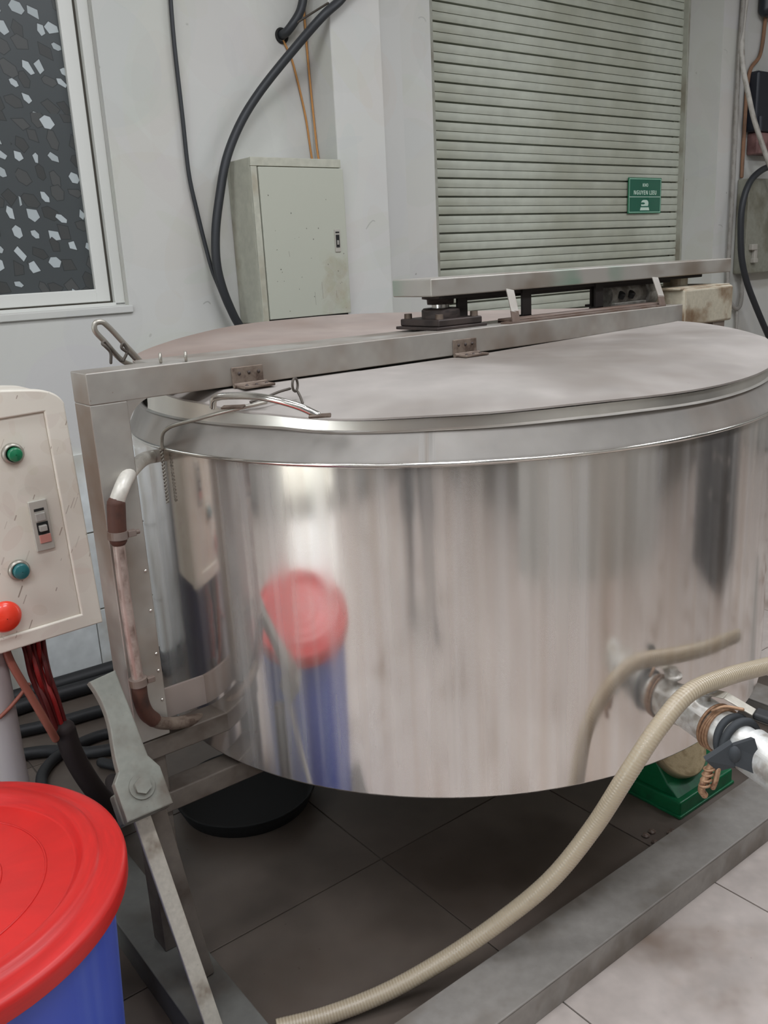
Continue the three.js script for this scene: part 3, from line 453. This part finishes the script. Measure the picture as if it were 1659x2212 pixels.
// ---------------------------------------------------------------- two unseen drums, added for the dark blue mirrored in the tank
for (const [x, z, l] of [[0.0, -2.95, 'added unseen dark blue drum with a black lid beyond the cabinet, nearest the bucket'], [-0.72, -2.9, 'added unseen dark blue drum with a black lid in the corner beneath the window']]) {
  const t = thing('added_drum', l, 'drum', [x, 0, z], 'added dark blue drums');
  part('drum', lathe([[0.001, 0.0], [0.27, 0.0], [0.29, 0.02], [0.295, 0.30], [0.302, 0.32], [0.302, 0.34], [0.295, 0.36], [0.295, 0.62], [0.302, 0.64], [0.302, 0.66], [0.295, 0.68], [0.285, 0.92], [0.25, 0.95], [0.001, 0.95]], 48).translate(x, 0, z), M.navy, t);
  part('lid', lathe([[0.001, 0.975], [0.25, 0.975], [0.296, 0.968], [0.3, 0.95], [0.3, 0.90], [0.292, 0.90]], 48).translate(x, 0, z), M.black, t);
}

{
  const t = thing('added_dark_crate', 'added dark slatted crate standing in for an unknown dark mass mirrored in the tank', 'crate', [4.1, 0, 0.35]);  // unseen stand-in, added to give the tank edge its dark reflection
  part('crate_floor', bx(3.7, 0.0, -0.05, 4.6, 0.04, 0.85, 0.01), M.black, t);
  for (let k = 0; k < 4; k++) for (const [a, b, c, d] of [[3.7, -0.05, 4.6, -0.02], [3.7, 0.82, 4.6, 0.85], [3.7, -0.05, 3.73, 0.85], [4.57, -0.05, 4.6, 0.85]]) part('slat', bx(a, 0.06 + k * 0.2, b, c, 0.22 + k * 0.2, d, 0.01), M.black, t);
  for (const [a, b] of [[3.7, -0.05], [4.56, -0.05], [3.7, 0.81], [4.56, 0.81]]) part('corner_post', bx(a, 0, b, a + 0.04, 0.86, b + 0.04, 0.006), M.black, t);
}

// ---------------------------------------------------------------- hose
{
  const pts = [[2.12, 0.60, -0.985], [1.938, 0.655, -0.972], [1.833, 0.676, -0.965], [1.642, 0.710, -0.965], [1.504, 0.717, -0.967], [1.425, 0.668, -0.977], [1.363, 0.582, -1.0], [1.321, 0.432, -1.06], [1.257, 0.302, -1.12], [1.178, 0.185, -1.2], [1.07, 0.099, -1.27], [0.941, 0.045, -1.33], [0.811, 0.0235, -1.385], [0.716, 0.0235, -1.425]];
  const c = curve(pts), n = 1500, m = 14, fr = c.computeFrenetFrames(n), L = c.getLength();
  const g = sheet(m, n, (a, t) => { const i = Math.round(t * n), p = c.getPointAt(t), r = 0.0195 + 0.00035 * Math.sin(t * L / 0.007 * 6.283), w = a * 6.2832; return [p.x + r * (Math.cos(w) * fr.normals[i].x + Math.sin(w) * fr.binormals[i].x), p.y + r * (Math.cos(w) * fr.normals[i].y + Math.sin(w) * fr.binormals[i].y), p.z + r * (Math.cos(w) * fr.normals[i].z + Math.sin(w) * fr.binormals[i].z)]; }, (a, t) => [a * 0.12, t * L]);
  const coil = tex(16, 64, (u, v) => mixc([0.71, 0.655, 0.565], [0.655, 0.595, 0.50], sstep(0.3, 0.7, Math.abs(2 * (v - 0.5)))), 1, 1 / 0.007);
  const o = part('spiral_hose', g, phys({ map: coil, roughness: 0.35, clearcoat: 0.3 }), null);
  tag(o, 'cream spiral hose hanging across the tank and down to the floor', 'hose');
}

// ---------------------------------------------------------------- loose wires on the lid
tag(part('bent_rod', [tube([[0.914, 1.3575, -1.58], [0.893, 1.352, -1.60], [0.845, 1.337, -1.655], [0.820, 1.322, -1.71], [0.802, 1.306, -1.775], [0.798, 1.297, -1.805], [0.794, 1.283, -1.83], [0.796, 1.262, -1.848], [0.797, 1.245, -1.853]], 0.0042, 120, 8)], M.wire, null), 'thin bent steel rod hooked over the edge of the front lid', 'rod');
tag(part('twisted_wire', [tube(Array.from({ length: 40 }, (_, k) => [0.797 + 0.0028 * Math.cos(k * 1.3), 1.247 - k * 0.0033, -1.857 + 0.0028 * Math.sin(k * 1.3)]), 0.0018, 160, 6), tube(Array.from({ length: 40 }, (_, k) => [0.797 - 0.0028 * Math.cos(k * 1.3), 1.247 - k * 0.0033, -1.857 - 0.0028 * Math.sin(k * 1.3)]), 0.0018, 160, 6)], M.wire, null), 'short twisted wire hanging from the bent rod down the tank side', 'wire');
tag(part('eyed_wire', [tube([[0.89, 1.359, -1.60], [0.925, 1.366, -1.592], [0.953, 1.373, -1.588], [0.975, 1.377, -1.582]], 0.0028, 40, 8), new THREE.TorusGeometry(0.0135, 0.0028, 8, 28).rotateY(0.6).translate(0.9855, 1.384, -1.578), tube([[0.987, 1.370, -1.572], [0.985, 1.360, -1.560], [0.983, 1.348, -1.55]], 0.0028, 20, 8)], M.oldWire, null), 'dark thin wire twisted into an eye lying on the front lid', 'wire');
tag(part('paper_scrap', [bx(1.712, 1.3715, -1.66, 1.744, 1.3735, -1.648, 0.0005)], std({ color: '#ecebe6', roughness: 0.6 }), null), 'tiny white scrap lying on the dusty front lid', 'scrap');

// ---------------------------------------------------------------- wall cabinet
{
  const t = thing('wall_cabinet', 'grey-beige steel electrical cabinet mounted on the wall beside the pilaster', 'electrical cabinet', [2.19, 1.395, ZW]);
  part('body', [bx(1.962, 1.392, ZW + 0.001, 2.4105, 2.056, -3.362, 0.004), bx(1.962, 1.392, -3.3625, 1.990, 2.0215, -3.350, 0.002), bx(1.962, 2.0225, -3.3625, 2.4105, 2.056, -3.350, 0.002)], M.cabinet, t);
  const dg = new RoundedBoxGeometry(0.424, 0.612, 0.016, 2, 0.003); dg.translate(2.206, 1.713, -3.353);
  const p = dg.attributes.position, uv = dg.attributes.uv; for (let i = 0; i < p.count; i++) uv.setXY(i, (p.getX(i) - 1.994) / 0.424, (p.getY(i) - 1.407) / 0.612);
  const d = part('door', dg, M.cabinetDoor, t, 'spotted beige cabinet door');
  const lk = part('lock', [bx(2.350, 1.672, -3.346, 2.379, 1.768, -3.341, 0.002)], M.plate, d, 'small latch lock');
  for (const g of [bx(2.354, 1.752, -3.342, 2.374, 1.758, -3.3402), bx(2.355, 1.692, -3.342, 2.373, 1.745, -3.3395)]) part('lock_slot', g, M.dark, lk);
  part('lock_paddle', [bx(2.358, 1.702, -3.341, 2.368, 1.722, -3.336, 0.002)], M.conduit, lk);
  part('door_gap', [bx(1.996, 1.397, -3.362, 2.405, 1.407, -3.352)], M.dark, t);
}

// ---------------------------------------------------------------- cables and pipes on the back wall
const cable = (name, label, cat, pts, r, mat, n = 90, group) => tag(part(name, [tube(pts, r, n, 12)], mat, null), label, cat, group);
cable('power_cable', 'thick black cable curving down the wall past the beige cabinet', 'cable', [[2.585, 2.795, -3.330], [2.470, 2.698, -3.330], [2.448, 2.675, -3.335], [2.364, 2.612, -3.340], [2.257, 2.497, -3.400], [2.097, 2.320, -3.460], [2.006, 2.203, -3.475], [1.929, 2.067, -3.480], [1.881, 1.923, -3.480], [1.845, 1.777, -3.480], [1.835, 1.647, -3.480], [1.850, 1.552, -3.480], [1.875, 1.474, -3.480], [1.911, 1.394, -3.480], [1.985, 1.30, -3.480], [2.04, 1.1, -3.48], [2.05, 0.5, -3.50]], 0.0185, M.blackCable, 140);
cable('thin_cable', 'thinner black cable hanging down the bare wall beside the window', 'cable', [[1.781, 2.85, -3.535], [1.777, 2.666, -3.535], [1.774, 2.593, -3.535], [1.772, 2.478, -3.535], [1.775, 2.226, -3.535], [1.778, 1.998, -3.535], [1.795, 1.872, -3.535], [1.817, 1.724, -3.53], [1.833, 1.620, -3.52], [1.853, 1.549, -3.512], [1.879, 1.474, -3.512], [1.915, 1.394, -3.512]], 0.0085, M.blackCable);
{
  const t = thing('pipe_stub', 'short black hose bending out of a hole in the upper wall', 'hose', [2.24, 2.55, -3.5]);
  part('hose', [tube([[2.384, 2.90, -3.470], [2.384, 2.769, -3.470], [2.367, 2.717, -3.480], [2.344, 2.654, -3.485], [2.304, 2.599, -3.495], [2.286, 2.575, -3.515], [2.282, 2.571, -3.549]], 0.0185, 60, 14)], M.blackCable, t);
  part('wall_sleeve', [new THREE.TorusGeometry(0.0265, 0.006, 10, 32).translate(2.284, 2.569, -3.547)], M.dark, t);
}
cable('tie_wire', 'grey wire strung between the black hose and the thick cable', 'wire', [[2.290, 2.585, -3.508], [2.318, 2.606, -3.480], [2.362, 2.637, -3.420], [2.392, 2.660, -3.345]], 0.0045, M.oldWire, 40);
cable('orange_wire', 'orange wire running from the wall hole to the cabinet top', 'wire', [[2.288, 2.548, -3.543], [2.318, 2.494, -3.543], [2.339, 2.423, -3.543], [2.374, 2.257, -3.543], [2.392, 2.083, -3.54], [2.393, 2.057, -3.53]], 0.0045, M.orange);
cable('orange_wire', 'orange wire dropping straight down the corner to the cabinet top', 'wire', [[2.398, 2.95, -3.540], [2.400, 2.773, -3.540], [2.402, 2.649, -3.540], [2.404, 2.522, -3.54], [2.406, 2.297, -3.53], [2.406, 2.080, -3.51], [2.406, 2.057, -3.50]], 0.0045, M.orange);
cable('wall_conduit', 'grey conduit running down the wall and looping below the beam', 'conduit', [[5.759, 3.5, -3.520], [5.757, 3.131, -3.520], [5.752, 3.024, -3.520], [5.740, 2.782, -3.520], [5.739, 2.424, -3.520], [5.743, 1.995, -3.520], [5.740, 1.580, -3.520], [5.740, 1.397, -3.520], [5.747, 1.273, -3.520], [5.804, 1.216, -3.520], [5.867, 1.180, -3.520], [5.910, 1.195, -3.520], [5.925, 1.260, -3.520], [5.922, 1.339, -3.520], [5.922, 1.42, -3.520]], 0.0145, M.conduit, 140);
cable('drop_conduit', 'short grey conduit dropping from the conduit loop', 'conduit', [[5.885, 1.160, -3.525], [5.888, 1.102, -3.525], [5.89, 1.005, -3.525], [5.89, 0.4, -3.525]], 0.011, M.conduit, 40);
cable('pale_conduit', 'pale slanting conduit crossing the wall to the dark device', 'conduit', [[5.810, 3.5, -3.525], [5.796, 3.214, -3.520], [5.788, 3.134, -3.520], [5.752, 2.890, -3.515], [5.731, 2.693, -3.480], [5.740, 2.536, -3.440], [5.799, 2.400, -3.430], [5.933, 2.162, -3.400], [6.022, 2.001, -3.380]], 0.016, std({ map: grimy('#bdb9b1', '#837b70', 0.4, 5, 171, 0, 256, 3), roughness: 0.6 }), 100);
cable('brown_pipe', 'brown and orange pipe running down to the grey box', 'pipe', [[6.06, 3.5, -3.53], [6.040, 3.247, -3.530], [6.04, 3.032, -3.530], [6.0, 2.808, -3.530], [5.90, 2.72, -3.530], [5.868, 2.60, -3.530], [5.865, 2.494, -3.530], [5.862, 2.292, -3.530], [5.862, 2.052, -3.530]], 0.012, std({ map: grimy('#8f6a50', '#4f3f35', 0.55, 4, 173, 0, 256, 2), roughness: 0.7 }), 80);
cable('looped_cable', 'black cable looping round the grey box and down behind the tank', 'cable', [[6.171, 2.139, -3.420], [6.044, 2.112, -3.420], [5.914, 2.081, -3.420], [5.791, 2.015, -3.420], [5.728, 1.928, -3.420], [5.700, 1.827, -3.420], [5.703, 1.695, -3.420], [5.731, 1.531, -3.420], [5.805, 1.376, -3.420], [5.942, 1.197, -3.420], [6.153, 0.956, -3.420], [6.360, 0.735, -3.420]], 0.021, M.blackCable, 120);
{
  const t = thing('junction_box', 'olive grey electrical box fixed to the wall behind the black looped cable', 'electrical box', [6.2, 1.4, ZW]);
  part('body', [bx(5.845, 1.415, ZW + 0.001, 6.55, 2.035, -3.46, 0.008)], std({ map: grimy('#8b8a7d', '#65604f', 0.4, 4, 177, 0.004, 256, 2), roughness: 0.6 }), t);
  part('cable_clip', [bx(5.88, 1.57, -3.462, 5.945, 1.61, -3.43, 0.006), bx(5.92, 1.50, -3.462, 5.955, 1.585, -3.435, 0.006), bx(5.91, 1.485, -3.462, 5.96, 1.515, -3.43, 0.005)], M.plate, t, 'pale broken clip');
  const u = thing('dark_device', 'dark blue-black electrical device with a red base on the wall', 'device', [6.15, 2.4, ZW]);
  part('housing', [bx(5.885, 2.33, ZW + 0.001, 6.35, 2.70, -3.46, 0.02), cyl(V(5.925, 2.42, -3.46), V(5.925, 2.33, -3.455), 0.02)], std({ color: '#20232c', roughness: 0.4 }), u);
  part('base', [bx(5.93, 2.19, ZW + 0.001, 6.35, 2.328, -3.47, 0.012)], std({ map: grimy('#8d6a66', '#5a3a38', 0.5, 4, 179, 0, 256, 3), roughness: 0.6 }), u, 'reddish base');
  part('upper_case', [bx(5.95, 3.03, ZW + 0.001, 6.4, 3.4, -3.46, 0.05)], std({ color: '#20232c', roughness: 0.4 }), u);
}
// green notice on the shutter
{
  const c = document.createElement('canvas'); c.width = 512; c.height = 336; const x = c.getContext('2d');
  x.fillStyle = '#17604a'; x.fillRect(0, 0, 512, 336); x.strokeStyle = '#a9d6bd'; x.lineWidth = 7; x.strokeRect(7, 7, 498, 322);
  x.fillStyle = '#cfe6d6'; x.textAlign = 'center'; x.font = 'bold 44px sans-serif'; x.fillText('KHO', 256, 82); x.font = 'bold 56px sans-serif'; x.fillText('NGUYEN LIEU', 256, 158);
  x.fillRect(10, 178, 490, 6);
  x.beginPath(); x.moveTo(196, 270); x.lineTo(196, 236); x.quadraticCurveTo(200, 212, 236, 210); x.lineTo(276, 210); x.quadraticCurveTo(312, 214, 312, 246); x.lineTo(306, 270); x.closePath(); x.fill();
  x.fillStyle = '#17604a'; x.beginPath(); x.ellipse(222, 244, 34, 10, 0, 0, 7); x.fill();
  x.fillStyle = '#cfe6d6'; x.beginPath(); x.moveTo(188, 282); x.lineTo(318, 282); x.lineTo(328, 312); x.lineTo(178, 312); x.closePath(); x.fill();
  const tx = new THREE.CanvasTexture(c); tx.colorSpace = THREE.SRGBColorSpace;
  const t = thing('wall_sign', 'small glossy green notice hung on the roller shutter', 'sign', [5.19, 1.95, -3.815]);
  part('board', bx(5.016, 1.842, -3.818, 5.366, 2.064, -3.811, 0.002), M.green, t);
  const f = new THREE.PlaneGeometry(0.342, 0.215).translate(5.191, 1.953, -3.8105);
  part('print', f, phys({ map: tx, roughness: 0.25, clearcoat: 0.6, side: THREE.FrontSide }), t);
}

// ---------------------------------------------------------------- spring scale behind the drain valve
{
  const t = thing('spring_scale', 'green spring scale with a pale round dial standing on the floor', 'scale', [2.16, 0, -1.41]);
  part('base', [bx(2.025, 0.006, -1.525, 2.30, 0.052, -1.305, 0.006), bx(2.02, 0, -1.53, 2.305, 0.01, -1.30, 0.003)], M.scaleGreen, t);
  const s = new THREE.Shape(); s.moveTo(-0.11, 0); s.lineTo(0.09, 0); s.lineTo(0.05, 0.03); s.quadraticCurveTo(0.0, 0.10, -0.06, 0.17); s.lineTo(-0.11, 0.17); s.closePath();
  const g = uvm(new THREE.ExtrudeGeometry(s, { depth: 0.24, bevelEnabled: true, bevelSize: 0.004, bevelThickness: 0.004, bevelSegments: 2 })); g.rotateY(-Math.PI / 2).translate(2.285, 0.05, -1.415);
  part('body', [g], M.scaleGreen, t);
  const q = new THREE.Matrix4().makeRotationX(0.9).setPosition(2.145, 0.165, -1.40);
  part('dial', [lathe([[0.001, 0.01], [0.100, 0.01], [0.106, 0.006], [0.106, -0.03], [0.001, -0.03]], 48).applyMatrix4(q)], M.dial, t, 'pale round dial');
  part('pan_post', [bx(2.10, 0.20, -1.53, 2.22, 0.24, -1.45, 0.004)], M.scaleGreen, t);
}
{
  const g = []; for (let i = 0; i < 7; i++) g.push(new THREE.IcosahedronGeometry(rr(0.006, 0.014), 0).scale(1, 0.5, 1).translate(1.905 + rr(-0.06, 0.06), 0.004, -1.30 + rr(-0.03, 0.03)));
  const o = part('floor_debris', g, M.rusty, null); tag(o, 'dark crumbs lying on the floor before the green scale', 'debris'); o.userData.kind = 'stuff';
}
{
  const t = thing('black_round_form', 'black round shallow form on the floor under the tank', 'basin', [1.12, 0, -2.27]);  // shallow bowl shape assumed for a formless black spot
  part('bowl', lathe([[0.001, 0.008], [0.19, 0.008], [0.215, 0.05], [0.222, 0.05], [0.2, 0.0], [0.001, 0.0]], 48).translate(1.12, 0, -2.27), M.roundBlack, t);
}

// ---------------------------------------------------------------- wires below the control cabinet
{
  const col = [M.redWire, M.redWire, M.redWireBright, M.redWire, M.redWireBright, M.redWire, M.redWire];
  for (let k = 0; k < 7; k++) {
    const o = k - 3, e = Math.sin(k * 2.1) * 0.012;
    cable('red_wire', 'dark red wire in the bundle hanging below the control cabinet', 'wire', [[0.512 + o * 0.0095, 0.826, -2.08 + e], [0.512 + o * 0.0075, 0.79, -2.07 + e], [0.512 + o * 0.007, 0.72, -2.06 - e], [0.522 + o * 0.006, 0.65, -2.05 + e], [0.533 + o * 0.005, 0.58, -2.05 + e * 0.5], [0.546 + o * 0.003, 0.515, -2.05]], 0.0055, col[k], 40, 'red wires below the cabinet');
  }
  for (const [o, z] of [[0, -2.06], [0.022, -2.072]]) cable('brown_wire', o ? 'thin brown wire crossing below the cream control cabinet' : 'stout pinkish brown wire slanting down from the control cabinet', 'wire', o ? [[0.40, 0.66, -2.02], [0.43, 0.68, -2.02], [0.475, 0.715, -2.025]] : [[0.44, 0.825, -2.04], [0.446, 0.78, -2.03], [0.476, 0.68, -2.02], [0.502, 0.595, -2.02], [0.515, 0.555, -2.03]], o ? 0.0045 : 0.0095, M.brownWire, 40);
  cable('trunk_cable', 'thick dark cable leading down from the red wires to the floor', 'cable', [[0.545, 0.56, -2.05], [0.556, 0.49, -2.06], [0.60, 0.36, -2.10], [0.70, 0.16, -2.25], [0.78, 0.03, -2.45], [0.82, 0.028, -2.62]], 0.026, std({ color: '#2a1f1d', roughness: 0.7 }), 60);
  const fc = [
    ['black hose lying along the foot of the tiled wall', [[0.2, 0.035, -3.44], [0.73, 0.035, -3.46], [1.0, 0.035, -3.45], [1.3, 0.035, -3.44], [1.9, 0.035, -3.43]], 0.034],
    ['second black hose lying before the hose at the wall foot', [[0.2, 0.03, -3.36], [0.8, 0.03, -3.38], [1.1, 0.03, -3.36], [1.9, 0.03, -3.34]], 0.03],
    ['black cable running over the floor towards the wall', [[0.60, 0.024, -3.22], [0.80, 0.024, -3.16], [0.95, 0.024, -3.14], [1.2, 0.024, -3.1]], 0.023],
    ['black cable lying beneath the cabinet, its end under the tank', [[0.58, 0.022, -3.05], [0.72, 0.022, -2.98], [0.84, 0.022, -2.86], [1.0, 0.022, -2.8]], 0.021],
    ['black cable bent in an arc beside the stand post', [[0.62, 0.02, -2.70], [0.66, 0.02, -2.84], [0.75, 0.02, -2.93], [0.90, 0.02, -2.96], [1.06, 0.02, -2.9]], 0.019],
    ['black cable curving round behind the grey bracket', [[0.84, 0.018, -2.78], [0.88, 0.018, -2.70], [0.90, 0.018, -2.58], [0.88, 0.018, -2.48]], 0.017],
  ];
  for (const [label, pts, r] of fc) cable('floor_cable', label, 'cable', pts, r, M.black, 60);
}
// ---------------------------------------------------------------- person holding up the camera, seen mirrored in the tank
{
  // tapered capsules joined by a smooth minimum, meshed on a grid
  function flesh(bones, cell, k = 0.02, grow = 0) {
    const lo = V(9, 9, 9), hi = V(-9, -9, -9);
    for (const [a, b, r0, r1] of bones) for (const [p, r] of [[a, r0], [b, r1]]) { const q = V(...p), e = r + grow + cell * 3; lo.min(q.clone().subScalar(e)); hi.max(q.clone().addScalar(e)); }
    const L = Math.max(hi.x - lo.x, hi.y - lo.y, hi.z - lo.z), n = Math.ceil(L / cell) + 2, mc = new MarchingCubes(n, new THREE.MeshStandardMaterial(), false, false, 260000);
    const half = n * cell / 2, c = lo.clone().add(hi).multiplyScalar(0.5); mc.isolation = 0;
    const B = bones.map(([a, b, r0, r1, f]) => { const d = [b[0] - a[0], b[1] - a[1], b[2] - a[2]]; return { a, d, l: d[0] ** 2 + d[1] ** 2 + d[2] ** 2 || 1e-9, r0: r0 + grow, r1: r1 + grow, f: f ?? 1 }; });
    for (let z = 0; z < n; z++) { const pz = c.z + (z - n / 2) * cell; if (pz < lo.z || pz > hi.z) { for (let i = 0; i < n * n; i++) mc.field[z * n * n + i] = -1; continue; }
      for (let y = 0; y < n; y++) { const py = c.y + (y - n / 2) * cell; for (let x = 0; x < n; x++) { const px = c.x + (x - n / 2) * cell; let s = 1;
        for (const b of B) { const vx = px - b.a[0], vy = py - b.a[1], vz = (pz - b.a[2]); const t = clamp((vx * b.d[0] + vy * b.d[1] + vz * b.d[2]) / b.l), ex = (vx - t * b.d[0]) / b.f, ey = vy - t * b.d[1], ez = vz - t * b.d[2], d = Math.sqrt(ex * ex + ey * ey + ez * ez) - (b.r0 + (b.r1 - b.r0) * t);
          const h = Math.max(k - Math.abs(s - d), 0) / k; s = Math.min(s, d) - h * h * k * 0.25; }
        mc.field[z * n * n + y * n + x] = -s; } } }
    mc.update();
    const cnt = mc.count ?? mc.geometry.drawRange.count, g = new THREE.BufferGeometry(), pos = mc.positionArray.slice(0, cnt * 3), nor = mc.normalArray.slice(0, cnt * 3);
    g.setAttribute('position', new THREE.BufferAttribute(pos, 3)); g.setAttribute('normal', new THREE.BufferAttribute(nor, 3)); g.setAttribute('uv', new THREE.BufferAttribute(new Float32Array(cnt * 2), 2));
    return g.scale(half, half, half).translate(c.x, c.y, c.z);
  }
  // own axes: x to the person's left, y up, z forward; then turned to face the tank
  const P = thing('person', 'person in dark shorts and pale shirt mirrored in the tank, holding up a phone', 'person', [-0.56, 0, 0.12]);
  P.rotation.y = Math.atan2(0.80, -0.60); P.updateMatrixWorld(true);
  const put = (g) => g.applyMatrix4(P.matrixWorld);
  const skin = std({ color: '#3a281f', roughness: 0.6 });
  const leg = (s, f) => [[[s * 0.10, 0.88, 0], [s * 0.12, 0.49, f * 0.5 + 0.02], 0.085, 0.055], [[s * 0.12, 0.49, f * 0.5 + 0.02], [s * 0.13, 0.30, f * 0.7 - 0.015], 0.052, 0.052], [[s * 0.13, 0.30, f * 0.7 - 0.015], [s * 0.14, 0.075, f], 0.05, 0.034], [[s * 0.14, 0.055, f - 0.03], [s * 0.15, 0.04, f + 0.10], 0.034, 0.032], [[s * 0.15, 0.04, f + 0.10], [s * 0.152, 0.032, f + 0.165], 0.034, 0.02]];
  const arm = (s) => [[[s * 0.17, 1.40, 0], [s * 0.21, 1.27, 0.16], 0.048, 0.040], [[s * 0.21, 1.27, 0.16], [s * 0.06, 1.555, 0.42], 0.040, 0.027]];
  const body = flesh([...leg(1, -0.08), ...leg(-1, 0.10), ...arm(1), ...arm(-1), [[0, 0.93, 0], [0, 1.12, 0], 0.115, 0.11, 1.35], [[0, 1.12, 0], [0, 1.34, 0.0], 0.11, 0.10, 1.5], [[0, 1.36, 0], [0, 1.52, 0.02], 0.058, 0.05], [[0, 1.60, 0.02], [0, 1.66, 0.015], 0.078, 0.088], [[0, 1.54, 0.055], [0, 1.56, 0.06], 0.04, 0.045], [[0, 1.585, 0.105], [0, 1.62, 0.095], 0.013, 0.008]], 0.013, 0.025);
  const bodyMesh = part('body', put(body), skin, P);
  const hands = [];
  for (const s of [1, -1]) { const w = [s * 0.06, 1.555, 0.42], h = [s * 0.05, 1.61, 0.465]; const f = [[w, h, 0.026, 0.03]];
    for (let k = 0; k < 4; k++) { const y = 1.575 + k * 0.019, L = [0.030, 0.038, 0.036, 0.030][k]; f.push([[s * 0.058, y, 0.475], [s * 0.062, y, 0.50 + 0.004], 0.0095, 0.009], [[s * 0.062, y, 0.504], [s * (0.062 - L), y, 0.512], 0.009, 0.008]); }
    f.push([[s * 0.052, 1.585, 0.455], [s * 0.045, 1.60, 0.474], 0.011, 0.010], [[s * 0.045, 1.60, 0.474], [s * 0.02, 1.615, 0.478], 0.0095, 0.008]);
    hands.push(flesh(f, 0.0035, 0.006)); }
  part('hands', put(mergeGeometries(hands)), skin, P);
  part('shorts', put(flesh([[[0, 0.93, 0], [0, 1.0, 0], 0.115, 0.108, 1.4], [[0.10, 0.90, 0], [0.13, 0.56, -0.02], 0.10, 0.095], [[-0.10, 0.90, 0], [-0.13, 0.56, 0.065], 0.10, 0.095]], 0.013, 0.02, 0.008)), std({ color: '#15161a', roughness: 0.85 }), P, 'dark knee-length shorts');
  part('shirt', put(flesh([[[0, 0.98, 0], [0, 1.15, 0], 0.135, 0.12, 1.4], [[0, 1.15, 0], [0, 1.36, 0], 0.12, 0.105, 1.55], [[0.16, 1.40, 0], [0.21, 1.29, 0.12], 0.062, 0.056], [[-0.16, 1.40, 0], [-0.21, 1.29, 0.12], 0.062, 0.056]], 0.013, 0.03, 0.006)), std({ color: '#aeb6bf', roughness: 0.85 }), P, 'pale grey shirt');
  part('hair', put(flesh([[[0, 1.67, -0.005], [0, 1.70, 0.0], 0.092, 0.082], [[0, 1.62, -0.04], [0, 1.66, -0.03], 0.07, 0.08]], 0.01, 0.03)), std({ color: '#171412', roughness: 0.8 }), P);
  for (const [s, f] of [[1, -0.08], [-1, 0.10]]) part('sandal', put(mergeGeometries([new RoundedBoxGeometry(0.085, 0.016, 0.25, 2, 0.007).translate(s * 0.15, 0.009, f + 0.06), new THREE.TorusGeometry(0.042, 0.009, 8, 24, Math.PI).scale(1, 1.25, 1).translate(s * 0.15, 0.02, f + 0.09)].map((g) => plain(g.index ? g.toNonIndexed() : g)))), M.black, P);
  const ph = mergeGeometries([plain(new RoundedBoxGeometry(0.076, 0.155, 0.009, 2, 0.004))]); ph.translate(0, 1.60, 0.492);
  part('phone', put(ph), M.black, P, 'dark phone held upright in both hands');
}
renderer.render(scene, camera);
